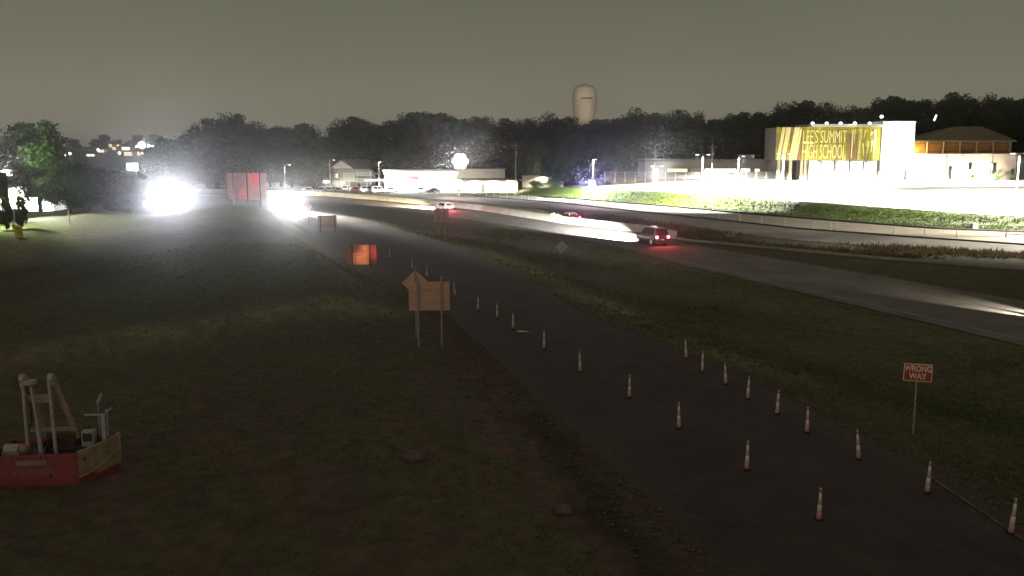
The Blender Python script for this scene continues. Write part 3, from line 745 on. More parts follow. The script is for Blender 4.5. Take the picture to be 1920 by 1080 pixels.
for i, (px, py) in enumerate([(1895, 1001), (1738, 925), (1610, 862), (1513, 812), (1457, 777), (1402, 749), (1361, 721), (1317, 698), (1287, 673)]):
    cone(px, py, f'slim orange and white cone, {ORD[i]} from the front in the right row', 'cones along the right edge of the ramp lane')
for px, py, lab in [(932, 598, 'far slim cone between the tan board and the leaning pale cone'), (896, 583, 'far slim cone just right of the tan board'),
                    (853, 556, 'far slim cone beside the top right corner of the tan board'), (800, 522, 'far pale cone above the tan board, right one of two'),
                    (773, 506, 'far pale cone above the tan board, left one of two'), (730, 486, 'far pale cone right of the glowing orange board')]:
    cone(px, py, lab, 'far cones beyond the tan board')
cone(962, 618, 'far pale slim cone beside a fallen cone', 'far cones beyond the tan board')
cone(968, 622, 'fallen pale cone lying on the ramp', None, (math.radians(84), 0, math.radians(60)), .85)

# ------------------------------------------------------------------ delineator posts
def make_post():
    t = bpy.data.objects.new('delineator_post', None); COL.objects.link(t)
    b = MB(); b.lathe([(.10, 0), (.10, .03), (.055, .06), (.055, 1.15), (.03, 1.2)], n=8); b.build('tube', M['white'], t)
    b = MB(); b.lathe([(.058, .8), (.058, .95)], n=8); b.build('reflective_band', M['plate'], t)
    return t
post0 = make_post(); used = False
PX = [900, 912, 926, 938, 951, 964, 978, 991, 1005, 1020, 1038, 1056, 1073, 1093, 1115, 1142, 1166, 1190, 1229, 1263, 1306, 1350, 1389, 1430, 1475, 1528, 1561, 1573, 1680, 1738, 1800]
for i, px in enumerate(PX):
    o = copy_tree(post0) if used else post0; used = True
    dd = np.linspace(85, 245, 1600); j = int(np.argmin(np.abs((W2(dd) / dd * F_PX * 1.004 + 960) - px))); p = Vector((float(W2(dd[j])), dd[j], 0))
    o.location = (p.x, p.y, hz(p.x, p.y) + .235)
    n = i + 1; word = ORD[i] if i < 20 else ['twenty-first', 'twenty-second', 'twenty-third', 'twenty-fourth', 'twenty-fifth', 'twenty-sixth', 'twenty-seventh', 'twenty-eighth', 'twenty-ninth', 'thirtieth', 'thirty-first'][i - 20]
    tag(o, f'white delineator post on the dark divider kerb, {word} counted from the far left', 'post', 'delineator posts on the divider kerb')
for px, lab in [(1765, 'left one'), (1781, 'middle one'), (1806, 'right one')]:
    p = on(px, 397); t = thing('marker_post', f'thin dark post on a flat foot at the lot edge, {lab} of three', 'post', p, 0, 'posts at the lot edge')
    MB().lathe([(.45, 0), (.40, .08), (.12, .22)], n=10).build('foot', M['dark_metal'], t)
    MB().tube((0, 0, .15), (0, 0, 2.3), .06, .05).build('post', M['dark_metal'], t)

# ------------------------------------------------------------------ red work machine at the lower left
p = on(88, 905)
t = thing('work_machine', 'red and tan work machine with pale A frame mast on the grass', 'work machine', p, math.radians(6))
hull = [(-1.62, -.5), (1.32, -.5), (1.75, -.1), (2.32, .75), (2.30, 1.1), (1.7, 1.4), (-1.62, 1.4)]
b = MB(); r0 = [(x * .97, y * .94, .0) for x, y in hull]; r1 = [(x, y, .35) for x, y in hull]; r2 = [(x, y, 1.22 + max(0, x - 1.2) * .22) for x, y in hull]
n = len(hull); b.add(r0 + r1 + r2, [tuple(range(n))[::-1]] + [(i * n + k, i * n + (k + 1) % n, (i + 1) * n + (k + 1) % n, (i + 1) * n + k) for i in range(2) for k in range(n)])
b.build('hull', M['machine_red'], t, bevel=.02)
b = MB(); e_ = .012
def off(x, y): return (x + .010, y - .010)
q0, q1, q2, q3 = (1.32, -.5), (1.75, -.1), (2.32, .75), (2.30, 1.1)
for (x0, y0), (x1, y1) in ((q0, q1), (q1, q2), (q2, q3)):
    L_ = math.hypot(x1 - x0, y1 - y0); nx, ny = (y1 - y0) / L_ * .015, -(x1 - x0) / L_ * .015
    zt = lambda x: 1.24 + max(0, x - 1.2) * .22
    b.quad((x0 + nx, y0 + ny, .30), (x1 + nx, y1 + ny, .42), (x1 + nx, y1 + ny, zt(x1)), (x0 + nx, y0 + ny, zt(x0)))
    b.quad((x0 + nx, y0 + ny, zt(x0)), (x1 + nx, y1 + ny, zt(x1)), (x1 - nx * 6, y1 - ny * 6, zt(x1)), (x0 - nx * 6, y0 - ny * 6, zt(x0)))
b.build('end_plate', M['machine_tan'], t)
b = MB()
for (x0, y0), (x1, y1) in ((q0, q1), (q1, q2)):
    b.tube((x0 + .02, y0 - .03, .34 + (.12 if x0 > 1.5 else 0)), (x1 + .03, y1 - .02, .46 + (.5 if x0 > 1.5 else 0)), .035)
b.build('end_rail', M['machine_tan'], t)
MB().box((0, .45, .98), (3.1, 1.7, .06)).build('deck', M['dark_metal'], t)
for x0, x1, y0, y1, r in [(-.66, -.78, .25, .55, .07), (-.24, -.70, .95, .75, .09), (.36, .12, .10, .55, .07), (.84, .20, .95, .75, .11)]:
    MB().tube((x0, y0, 1.0 if y0 < .5 else 1.35), (x1, y1, 3.72), r, r * .9, 8).build('mast_leg', M['machine_tan'] if y0 > .5 else M['machine_pale'], t)
MB().box((-.24, .62, 2.98), (.92, .10, .30)).build('crossbar', M['machine_tan'], t, bevel=.015)
MB().box((.0, .72, 1.78), (1.8, .10, .14)).build('crossbar', M['machine_tan'], t, bevel=.015)
MB().box((.30, .80, 1.35), (1.0, .08, .5)).build('back_panel', M['rust_edge'], t)
for x in (-.80, .18):
    b = MB(); b.tube((x - .08, .62, 3.75), (x + .08, .62, 3.75), .17, n=14); b.box((x, .62, 3.62), (.20, .14, .36)); b.build('pulley', M['machine_pale'], t)
MB().tube((-.38, .62, 3.70), (-.30, .62, 3.70), .03).build('axle', M['dark_metal'], t)
b = MB(); b.tube((-.15, .12, 1.0), (-.27, .22, 2.25), .085, .075); b.tube((-.27, .22, 2.25), (-.43, .35, 3.55), .045, .04); b.build('centre_pole', M['machine_grey'], t)
b = MB(); b.tube((-.43, .35, 3.50), (-.435, .35, 3.62), .06, .22, 12); b.tube((-.435, .35, 3.62), (-.44, .35, 3.74), .23, .23, 12); b.build('pole_cap', M['machine_pale'], t)
b = MB(); b.tube((-1.45, .25, 1.22), (-.95, .25, 1.22), .20, n=14); b.box((-1.22, .25, 1.08), (.6, .36, .14)); b.build('motor', M['machine_grey'], t)
b = MB(); b.lathe([(.02, 1.0), (.22, 1.02), (.24, 1.22), (.20, 1.36), (.05, 1.42)], (-.82, .3, 0), 14); b.build('filter', M['machine_tan'], t, True)
b = MB(); b.box((1.93, .55, 1.85), (.14, .12, 1.05)); b.tube((2.02, .62, 1.5), (2.04, .62, 2.5), .045); b.build('bracket', M['machine_grey'], t)
b = MB(); b.tube((1.98, .55, 2.33), (1.22, .7, 2.30), .04); b.tube((1.98, .55, 2.33), (2.28, .4, 2.62), .04); b.tube((1.55, 1.2, 2.6), (1.70, 1.2, 2.95), .06, .05); b.tube((1.55, 1.2, 1.2), (1.55, 1.2, 2.6), .02)
b.build('arm', M['machine_grey'], t)
q = random.Random(8)
def scrawl(z, h, x0, x1, stroke):
    b = MB(); x = x0
    while x < x1:
        w = q.uniform(.09, .13)
        for dx in (0, w * .62): b.box((x + dx, -.511, z), (stroke, .008, h))
        b.box((x + w * .31, -.5115, z + q.choice((-.4, 0, .4)) * h), (w * .6, .008, stroke))
        x += w + .03
    return b
scrawl(.93, .17, -.76, .18, .034).build('lettering', M['machine_pale'], t)
scrawl(.61, .20, -.90, .32, .022).build('lettering', M['machine_tan'], t)
MB().box((.36, -.508, .40), (.06, .006, .16)).build('hole', M['black'], t)
b = MB()
for k in range(15): b.tube((-1.5 + k * .195, -.53, 1.12), (-1.5 + k * .195, -.49, 1.12), .022, n=6)
b.build('bolt', M['dark_metal'], t)
def hose(pts, rr, m_):
    b = MB()
    for p0, p1 in zip(pts, pts[1:]): b.tube(p0, p1, rr, n=6)
    return b.build('hose', m_, t)
for x0 in (-.1, .05): hose([(x0 + .25 * math.sin(k * .55), .5 + .2 * math.cos(k * .7 + x0), 1.05 + .5 * math.sin(k * .42)) for k in range(9)], .035, M['black'])
hose([(-.95, .25, 1.3), (-.7, .3, 1.6), (-.55, .5, 2.2), (-.6, .6, 3.0), (-.7, .66, 3.5)], .025, M['black'])
MB().box((1.25, .9, 1.35), (.45, .3, .6)).build('control_box', M['machine_grey'], t, bevel=.02)
MB().box((1.25, .74, 1.42), (.34, .02, .3)).build('panel', M['dark_metal'], t)
MB().tube((-1.62, .45, .42), (-2.3, .45, .30), .06).build('tow_bar', M['dark_metal'], t)
for x in (-1.1, .9): MB().box((x, .45, -.02), (.5, 1.5, .16)).build('skid', M['dark_metal'], t)

# stones and clods on the bare ground
for px, py, s, lab in [(778, 862, .42, 'pale round stone on the dark grass below the tan board'), (1057, 962, .30, 'reddish stone lying beside the bare soil track'),
                       (1208, 612, .45, 'pale clump of earth on the ditch edge')]:
    p = on(px, py); me = bpy.data.meshes.new('stone'); bm = bmesh.new(); bmesh.ops.create_icosphere(bm, subdivisions=3, radius=s)
    for v in bm.verts: v.co *= 1 + .35 * mnoise.noise(v.co * 2.2 / s + Vector((px, 0, 0)))
    for v in bm.verts: v.co.z *= .62
    bm.to_mesh(me); bm.free(); o = link_mesh('stone', me, M['soil_rock']); o.location = (p.x, p.y, p.z + s * .25); tag(o, lab, 'stone')
p = on(1368, 448)
b = MB()
for k in range(26):
    a = rnd.uniform(0, 6.28); r = rnd.uniform(.2, .75); b.tube((0, 0, 0), (math.cos(a) * r, math.sin(a) * r * .6, rnd.uniform(.25, 1.0)), .03, .01, 4, False)
o = b.build('thistle', M['sign_back']); o.location = p; tag(o, 'pale spiky weed standing alone in the median', 'plant')
p = on(1825, 432)
t = thing('utility_cabinet', 'pale utility cabinet with a brown side standing on the grass strip', 'cabinet', p, math.radians(20))
MB().box((0, 0, .55), (.95, .7, 1.1)).build('body', M['cream'], t, bevel=.03)
MB().box((.0, -.362, .55), (.78, .02, .9)).build('door', M['sign_back'], t)
MB().box((.72, .1, .62), (.45, .6, 1.25)).build('side_box', M['wood'], t, bevel=.02)
p = on(1884, 445)
t = thing('guard_rail', 'white lit end of a guard rail at the right edge', 'guard rail', p, math.radians(-38))
for z in (.45, .80):
    MB().prism([(0, z - .10), (9, z - .10 + .5), (9, z + .12 + .5), (0, z + .08)], -.03, .03).build('rail', M['white'], t)
for x in (.1, 3, 6): MB().box((x, .1, .5 + x * .05), (.16, .12, 1.1)).build('post', M['wood'], t)

# ------------------------------------------------------------------ vehicles
def paint(name, c, met=.25):
    m, t, b = _bsdf(name); b.inputs['Base Color'].default_value = (*c, 1); b.inputs['Metallic'].default_value = met
    b.inputs['Roughness'].default_value = .32; b.inputs['Coat Weight'].default_value = .4
    n, l = t.nodes, t.links; nz = n.new('ShaderNodeTexNoise'); nz.inputs['Scale'].default_value = 3; nz.inputs['Detail'].default_value = 5
    mr_ = n.new('ShaderNodeMapRange'); mr_.inputs['To Min'].default_value = .25; mr_.inputs['To Max'].default_value = .5
    l.new(nz.outputs['Fac'], mr_.inputs['Value']); l.new(mr_.outputs[0], b.inputs['Roughness'])
    return m
P_DARK = paint('paint_dark', (.03, .03, .032)); P_WHITE = paint('paint_white', (.62, .61, .60), 0); P_SILVER = paint('paint_silver', (.38, .37, .36), .5)
P_RED = paint('paint_red', (.25, .03, .03)); P_TAN = paint('paint_tan', (.32, .26, .18))

def make_car(name, L_=4.7, Wd=1.86, H=1.72, kind='suv', body=P_DARK, head=False, tail=False):
    t = bpy.data.objects.new(name, None); COL.objects.link(t)
    hl, hw = L_ / 2, Wd / 2; belt = H * .58; gc = .24
    if kind == 'suv':
        st = [(-hl, .55, belt * .80, .90), (-hl + .06, .36, belt * .98, .97), (-hl + .5, gc, belt, 1), (-.2, gc, belt, 1), (hl - 1.35, gc, belt * .99, 1), (hl - .75, gc, belt * .93, .98), (hl - .18, .32, belt * .82, .93), (hl, .45, belt * .66, .84)]
        cab = [(-hl + .10, belt - .03, .93), (-hl + .36, H * .97, .74), (-.6, H, .76), (.45, H * .985, .75), (hl - 1.32, belt - .02, .90)]
    else:
        st = [(-hl, .5, belt * .82, .86), (-hl + .10, .34, belt * .98, .95), (-hl + .7, gc, belt * 1.02, 1), (-.2, gc, belt, 1), (hl - 1.35, gc, belt * .97, 1), (hl - .7, gc, belt * .88, .98), (hl - .15, .3, belt * .75, .92), (hl, .42, belt * .62, .82)]
        cab = [(-hl + .62, belt - .02, .90), (-hl + 1.25, H * .97, .72), (-.3, H, .75), (.35, H * .985, .74), (hl - 1.38, belt - .04, .90)]
    rings = []
    for x, z0, z1, k in st:
        y = hw * k; rings.append([(x, -y * .9, z0), (x, -y, z0 + .10), (x, -y, z1 - .16), (x, -y * .93, z1 - .03), (x, -y * .8, z1), (x, y * .8, z1), (x, y * .93, z1 - .03), (x, y, z1 - .16), (x, y, z0 + .10), (x, y * .9, z0)])
    MB().loft(rings).build('body', body, t, True)
    # cabin: roof and pillars as a shell, with glass panes proud of it
    def ring(x, z, k): return [(x, -hw * k, z), (x, hw * k, z)]
    b = MB(); lo = belt - .05
    P = cab; kb = .955
    top = [(x, z, k) for x, z, k in P]
    V = []; 
    for x, z, k in top: V += [(x, -hw * k, z), (x, hw * k, z)]
    nb = len(V)
    V += [(P[0][0], -hw * kb, lo), (P[0][0], hw * kb, lo), (P[-1][0], -hw * kb, lo), (P[-1][0], hw * kb, lo)]
    Fq = [(2 * k, 2 * k + 1, 2 * k + 3, 2 * k + 2) for k in range(len(P) - 1)]
    Fq += [tuple([nb] + [2 * k for k in range(len(P))] + [nb + 2]), tuple([nb + 3] + [2 * k + 1 for k in range(len(P) - 1, -1, -1)] + [nb + 1]), (nb, nb + 1, 1, 0), (nb + 2, nb + 3, 2 * len(P) - 1, 2 * len(P) - 2)]
    b.add(V, Fq); b.build('roof', body, t, bevel=.05)
    def lerp(a, c, u): return tuple(p * (1 - u) + q_ * u for p, q_ in zip(a, c))
    for (i, j, nm) in ((0, 1, 'rear_window'), (4, 3, 'windscreen')):
        a0, a1 = (P[i][0], -hw * P[i][2], P[i][1]), (P[i][0], hw * P[i][2], P[i][1]); b0, b1 = (P[j][0], -hw * P[j][2], P[j][1]), (P[j][0], hw * P[j][2], P[j][1])
        c_ = [lerp(lerp(a0, a1, u), lerp(b0, b1, u), v) for u, v in ((.08, .12), (.92, .12), (.92, .88), (.08, .88))]
        nx = -.012 if i == 0 else .012
        MB().quad(*[(x + nx, y, z + .012) for x, y, z in c_]).build(nm, M['glass'], t)
    for s in (-1, 1):
        xs = [P[0][0] + .42, -.55, .35, P[-1][0] - .30] if kind == 'suv' else [P[0][0] + .55, -.30, P[-1][0] - .34]
        for x0, x1 in zip(xs, xs[1:]):
            def roofz(x): return float(np.interp(x, [q_[0] for q_ in P], [q_[1] for q_ in P]))
            def yk(x, z):
                zt = roofz(x); kt = float(np.interp(x, [q_[0] for q_ in P], [q_[2] for q_ in P])); u = (z - lo) / max(zt - lo, .05)
                return hw * (kb * (1 - u) + kt * u) + .014
            zz0 = belt + .03; pts = []
            for x, z in ((x0 + .05, zz0), (x1 - .05, zz0), (x1 - .05, max(zz0 + .06, roofz(x1 - .05) - .10)), (x0 + .05, max(zz0 + .06, roofz(x0 + .05) - .10))): pts.append((x, s * yk(x, z), z))
            MB().quad(*pts).build('side_window', M['glass'], t)
    wr = H * .205
    for x in (-hl * .60, hl * .62):
        for s in (-1, 1):
            b = MB(); b.tube((x, s * (hw - .24), wr), (x, s * (hw + .012), wr), wr, n=18); wh = b.build('wheel', M['tyre'], t, bevel=.02)
            b = MB(); b.tube((x, s * (hw - .02), wr), (x, s * (hw + .024), wr), wr * .62, n=12); b.build('rim', M['rim'], wh)
    for s in (-1, 1):
        b = MB(); b.box((hl - .05, s * hw * .64, belt * .66), (.14, .34, .16)); b.build('headlight', M['e_head'] if head else M['e_head_off'], t)
        b = MB(); b.box((-hl + .0, s * hw * .78, belt * .86), (.12, .26, .26 if kind == 'suv' else .15)); b.build('taillight', M['e_tail'] if tail else M['e_tail_dim'], t)
        b = MB(); b.box((hl - 1.55, s * (hw + .08), belt + .06), (.14, .20, .14)); b.build('mirror', body, t)
    MB().box((-hl + .0, 0, .46), (.16, Wd * .92, .20)).build('bumper', M['dark_metal'], t, bevel=.03)
    MB().box((hl - .02, 0, .44), (.16, Wd * .86, .20)).build('bumper', M['dark_metal'], t, bevel=.03)
    MB().box((-hl - .03, 0, belt * .62), (.03, .42, .17)).build('licence_plate', M['plate'], t)
    MB().box((hl - .01, 0, belt * .60), (.06, .9, .16)).build('grille', M['black'], t)
    t['dims'] = (L_, Wd, H, belt)
    return t

def drive(t, p, yaw, label, cat, group=None):
    t.location = p; t.rotation_euler = (0, 0, yaw); tag(t, label, cat, group)
def beams(t, power, down=.05, color=(1, .98, .95), spread=42, blend=1.0):
    L_, Wd, H, belt = t['dims']
    for s in (-1, 1):
        lamp('headlight_beam', 'SPOT', (L_ / 2 + .14, s * Wd * .32, belt * .66), power, color, t, aim=(1, s * .07, -down), size=math.radians(spread), blend=blend, radius=.10)
def brakes(t, power):
    L_, Wd, H, belt = t['dims']
    for s in (-1, 1):
        lamp('taillight_glow', 'SPOT', (-L_ / 2 - .12, s * Wd * .39, belt * .86), power, (1, .07, .10), t, aim=(-1, 0, -.25), size=math.radians(150), blend=.8, radius=.08)

def along(c, d, k=0.0, c2=None):                        # heading of a curve going away from the camera
    f = (lambda q: float(c(q))) if c2 is None else (lambda q: float(c(q)) * (1 - k) + float(c2(q)) * k)
    return math.atan2(4.0, f(d + 2) - f(d - 2)), f(d)
def on_main(px, py):
    p = on(px, py); k = (p.x - float(M1(p.y))) / (float(M1b(p.y)) - float(M1(p.y)))
    a, _ = along(M1, p.y, k, M1b); return Vector((p.x, p.y, p.z + .06)), a

# three vehicles driving away on the highway, headlights on the pavement ahead of them
suv = make_car('suv', 5.5, 2.05, 2.2, 'suv', P_DARK, True, True)
p, a = on_main(1222, 458); drive(suv, p, a, 'dark van shaped car with glowing red tail lights, nearest on the highway', 'car')
BEAM_AWAY = 1.8e6
beams(suv, BEAM_AWAY, .27); brakes(suv, 260)
sed = make_car('sedan', 4.7, 1.85, 1.48, 'sedan', P_SILVER, True, True)
p, a = on_main(1068, 415); drive(sed, p, a, 'silver car with red tail lights ahead of the nearest car', 'car')
beams(sed, BEAM_AWAY, .27); brakes(sed, 900)
far = make_car('sedan', 4.7, 1.85, 1.55, 'suv', P_WHITE, True, True)
p, a = on_main(832, 394.5); drive(far, p, a, 'white car just above the small pinkish board, braking', 'car')
beams(far, BEAM_AWAY * .6, .27, (1, .80, .52)); brakes(far, 900)

nxt = make_car('sedan', 4.7, 1.85, 1.5, 'sedan', P_DARK, True, True)
p, a = on_main(2035, 612); drive(nxt, p, a, 'dark car entering the highway just outside the right edge', 'car')
beams(nxt, BEAM_AWAY * .011, .13, (1, .93, .75), spread=26); brakes(nxt, 120)

# two vehicles coming towards the camera, headlights glaring
big = make_car('van', 5.6, 2.05, 2.3, 'suv', P_WHITE, True)
p = on(318, 376); yaw = math.atan2(-p.y, -p.x); drive(big, (p.x, p.y, p.z + .06), yaw, 'oncoming van hidden in the biggest white headlight glare', 'van')
GLARE = 5.4e4
lamp('headlight_beam', 'SPOT', (2.95, 0, 1.15), GLARE * 2, (.93, .95, 1), big, aim=(1, 0, .03), size=math.radians(110), blend=1, radius=.5)
car2 = make_car('sedan', 4.7, 1.85, 1.5, 'sedan', P_SILVER, True)
p = on(535, 392); p2 = on(610, 405); yaw = math.atan2(p2.y - p.y - 6, p2.x - p.x - 4); drive(car2, (p.x, p.y, p.z + .06), yaw, 'oncoming car with glaring headlights right of the huge red board', 'car')
for s in (-1, 1):
    lamp('headlight_beam', 'SPOT', (2.5, s * .6, .72), BEAM_AWAY * .3, (1, .92, .8), car2, aim=(1, s * .25, -.24), size=math.radians(30), blend=.5, radius=.1)

lamp('headlight_beam', 'SPOT', (2.5, 0, .70), GLARE * .8, (1, .98, .95), car2, aim=(1, 0, -.01), size=math.radians(110), blend=1, radius=.4)

# parked cars along the lot in front of the shops
protos = {}
def parked(kind, px, py, col, yaw, label):
    if kind not in protos:
        o = make_car('parked_car', *(dict(suv=(4.7, 1.86, 1.75, 'suv'), sedan=(4.6, 1.8, 1.45, 'sedan'))[kind]), body=P_WHITE); protos[kind] = o
    else: o = copy_tree(protos[kind])
    p = on(px, py); o.location = (p.x, p.y, p.z + .03); o.rotation_euler = (0, 0, yaw); tag(o, label, 'car', 'cars parked before the shops')
    for ch in o.children:
        if ch.name.split('.')[0] in ('body', 'roof', 'mirror'):
            ch.material_slots[0].link = 'OBJECT'; ch.material_slots[0].material = col
for kind, px, py, col, yaw, lab in [('sedan', 582, 361, P_WHITE, .15, 'white parked car at the left end of the parked row'), ('suv', 603, 362, P_SILVER, 1.7, 'silver parked car second from the left in the parked row'),
                                    ('suv', 622, 361, P_WHITE, 1.4, 'white parked car under the small lit white sign'), ('sedan', 636, 361, P_TAN, 1.6, 'tan parked car left of the slatted sign post'),
                                    ('suv', 650, 359, P_WHITE, 1.5, 'white parked car at the foot of the slatted sign'), ('sedan', 668, 360, P_RED, 1.6, 'red parked car right of the slatted sign'),
                                    ('suv', 690, 360, P_SILVER, .3, 'silver parked car below the white shop awning'), ('suv', 712, 361, P_WHITE, .2, 'white parked car beside the left end of the bright shop'),
                                    ('sedan', 734, 360, P_WHITE, .4, 'white parked car left of the rose garage door'), ('sedan', 792, 361, P_SILVER, .2, 'silver parked car right of the rose garage door'),
                                    ('sedan', 815, 362, P_DARK, 1.2, 'dark parked car under the big floodlight')]:
    parked(kind, px, py, col, yaw, lab)
o = copy_tree(protos['suv']); p = on(1110, 351); o.location = (p.x, p.y, p.z + .05); o.rotation_euler = (0, 0, math.atan2(-p.y, -p.x)); tag(o, 'car facing the highway with bluish white headlights under the tall lamp', 'car')
for s in (-1, 1):
    lamp('headlight_beam', 'SPOT', (2.6, s * .55, .75), 7000, (.55, .58, 1), o, aim=(1, 0, -.05), size=math.radians(100), blend=1)
for ch in o.children:
    if ch.name.startswith('headlight') and ch.type == 'MESH': ch.material_slots[0].link = 'OBJECT'; ch.material_slots[0].material = M['e_blue']

# ------------------------------------------------------------------ lamps on poles
def pole_lamp(px, py, dist, power, label, color=(1, .96, .88), heads=1, name='lamp_post', mt='e_lamp', group=None, spot=152, arm=.9, kind='SPOT', size=(.75, .45, .14)):
    q_ = at_d(px, py, dist); g = hz(q_.x, q_.y); h = q_.z - g
    t = thing(name, label, 'lamp post', (q_.x, q_.y, g), 0, group)
    b = MB(); b.tube((0, 0, -.2), (0, 0, h + .1), .13, .07, 10); b.build('pole', M['galv'], t)
    MB().lathe([(.3, -.1), (.3, .5), (.14, .55)], n=12).build('footing', M['concrete'], t)
    for k in range(heads):
        a = (0, PI)[k % 2]; c, s_ = math.cos(a), math.sin(a)
        b = MB(); b.tube((0, 0, h), (c * arm, s_ * arm, h + .12), .05); hd = b.build('arm', M['galv'], t)
        hd2 = MB().box((c * (arm + .3), s_ * arm, h + .10), size).build('lamp_head', M['metal'], t, bevel=.03)
        MB().box((c * (arm + .3), s_ * arm, h + .10 - size[2] / 2 - .05), (size[0] * .86, size[1] * .86, .09)).build('lens', M[mt], hd2)
        if kind != 'SPOT': MB().box((c * (arm + .3), s_ * arm - size[1] / 2 - .03, h + .1), (size[0] * .86, .05, size[2] * .8)).build('lens', M[mt], hd2)
        if power:
            if kind == 'SPOT': lamp('lamp_light', 'SPOT', (c * (arm + .3), s_ * arm, h - .12), power / heads, color, t, aim=(0, .10, -1), size=math.radians(spot), blend=.15, radius=.2)
            else: lamp('lamp_light', 'SPOT', (c * (arm + .3), -size[1] / 2 - .15, h), power / heads, color, t, aim=(-q_.x, -q_.y, 2 - h * .25), size=math.radians(150), blend=.9, radius=.2)
    return t
LOTP = 5.6e5
pole_lamp(1112, 299, 228, LOTP * .35, 'tall lamp post above the bluish headlights', (.9, .93, 1), 1, arm=.2)
pole_lamp(1318, 290, 198, LOTP * .6, 'double headed lamp post in the white lot, left of the other two', heads=2)
pole_lamp(1385, 293, 234, LOTP, 'lamp post in the white lot right of the double headed one', heads=1)
pole_lamp(1470, 288, 200, LOTP, 'double headed lamp post before the left end of the school screen', heads=2)
pole_lamp(1683, 292, 222, LOTP * .9, 'added lamp post filling the lot before the blown out white tower')  # invented post, added to brighten the dark band before the school
pole_lamp(1797, 294, 224, LOTP * .8, 'lamp post before the low brick wing of the school', heads=1)
pole_lamp(1912, 288, 160, LOTP * .9, 'double headed lamp post at the right edge of the picture', heads=2)
pole_lamp(2060, 284, 165, LOTP, 'lamp post outside the right edge over the white lot', heads=2)
pole_lamp(2010, 262, 126, 1.6e5, 'street lamp just outside the right edge beside the frontage road', (1, .92, .78), spot=158)
pole_lamp(1232, 312, 232, LOTP * .8, 'lamp post amid the white glare left of the double headed one', heads=2, kind='SPOT')
pole_lamp(1226, 322, 234, 1.6e4, 'short floodlight post at the foot of the white glare', heads=1, kind='FLOOD', arm=.1, size=(1.2, .6, .7))
fl = pole_lamp(860, 303, 236, 5e4, 'big floodlight with added glare discs on a pole over the shop lot', heads=1, kind='FLOOD', arm=.1, size=(1.2, .3, 1.0))
hh = at_d(860, 303, 236).z - fl.location.z
for k in range(7):
    a_ = k * PI / 3; rr = 0 if k == 6 else 1.2
    MB().tube((.4 + rr * math.cos(a_), -.10, hh + .1 + rr * math.sin(a_)), (.4 + rr * math.cos(a_), -.32, hh + .05 + rr * math.sin(a_)), .6, .88, 18).build('floodlight', M['e_lamp'], fl)  # glowing discs widened to stand in for the floodlight's round glare
pole_lamp(533, 309, 228, 9000, 'slim street lamp above the oncoming car', (1, 1, .95), kind='SPOT', arm=1.0)
pole_lamp(618, 300, 262, 7000, 'warm street lamp left of the peaked roof', (1, .93, .75), mt='e_lamp', kind='SPOT')
pole_lamp(710, 304, 264, 7000, 'small white lamp left of the bright shop', (1, 1, 1), kind='SPOT', arm=.1)
st = pole_lamp(7, 325, 140, 1.1e5, 'glaring lamp at the left edge over the lit lot', kind='POINT', arm=.1, size=(1.6, .8, .7))
hh = at_d(4, 325, 142).z
lamp('lamp_light', 'SPOT', (.4, .6, hh - .4), 9000, (.86, 1, .62), st, aim=(5.5, 8, 6.0), size=math.radians(95), blend=.9, radius=.3)
lamp('lamp_light', 'SPOT', (.4, 0, hh - .8), 30000, (.93, 1, .78), st, aim=(.45, -.15, -1), size=math.radians(140), blend=.6, radius=.3)

def util_pole(px, y0, y1, dist, label, arms=1):
    a_ = at_d(px, y0, dist); g = hz(a_.x, a_.y); h = a_.z - g
    t = thing('utility_pole', label, 'utility pole', (a_.x, a_.y, g))
    MB().tube((0, 0, -.3), (0, 0, h), .17, .11, 8).build('pole', M['galv'], t)
    for k in range(arms):
        MB().box((0, -.14, h - .9 - k * 1.1), (2.2, .1, .12)).build('crossarm', M['wood'], t)
        for x in (-1, -.4, .4, 1): MB().lathe([(.05, 0), (.06, .1), (.03, .2)], (x, -.14, h - .84 - k * 1.1), 6).build('insulator', M['white'], t)
    MB().tube((.25, -.1, h - 3.0), (.25, -.1, h - 2.2), .2, n=10).build('transformer', M['metal'], t)
util_pole(967, 268, 355, 244, 'tall utility pole in front of the cream shops')
util_pole(915, 308, 330, 285, 'short utility pole behind the flat roofed shops')
util_pole(1228, 275, 330, 262, 'utility pole standing behind the white glare', 2)
util_pole(1336, 270, 335, 240, 'slim utility pole between two lamp posts')

# ------------------------------------------------------------------ shops in the middle
def local(p, rz): return Matrix.Translation(p) @ Matrix.Rotation(rz, 4, 'Z')
def dpx(px0, px1, dist): return (px1 - px0) / F_PX * dist / 1.0117

D0 = 266
p = on_d(795, D0); t = thing('shop', 'overexposed white flat roofed shop with a rose garage door', 'shop', p)
wd = dpx(722, 872, D0); hh = 5.6
MB().box((0, 5, hh / 2), (wd, 10, hh)).build('wall', M['white'], t)
MB().box((0, 4.8, hh + .25), (wd + .8, 10.8, .5)).build('roof', M['concrete'], t)
MB().box((0, -.25, hh - .35), (wd + .3, .5, .8)).build('fascia', M['e_facade'], t)
MB().box((dpx(795, 770, D0), -.06, 2.1), (dpx(756, 784, D0), .1, 4.2)).build('garage_door', M['rose_door'], t)
for k in range(4): MB().box((dpx(795, 770, D0), -.125, .7 + k * .95), (dpx(756, 784, D0), .03, .06)).build('door_seam', M['dark_metal'], t)
for x0, x1 in ((726, 752), (790, 812), (818, 840), (846, 868)):
    w_ = dpx(x0, x1, D0); xc = dpx(795, (x0 + x1) / 2, D0)
    f = MB().box((xc, -.05, 1.9), (w_, .1, 3.0)).build('window', M['metal'], t)
    MB().box((xc, -.11, 1.9), (w_ - .3, .04, 2.7)).build('pane', M['e_facade'], f)
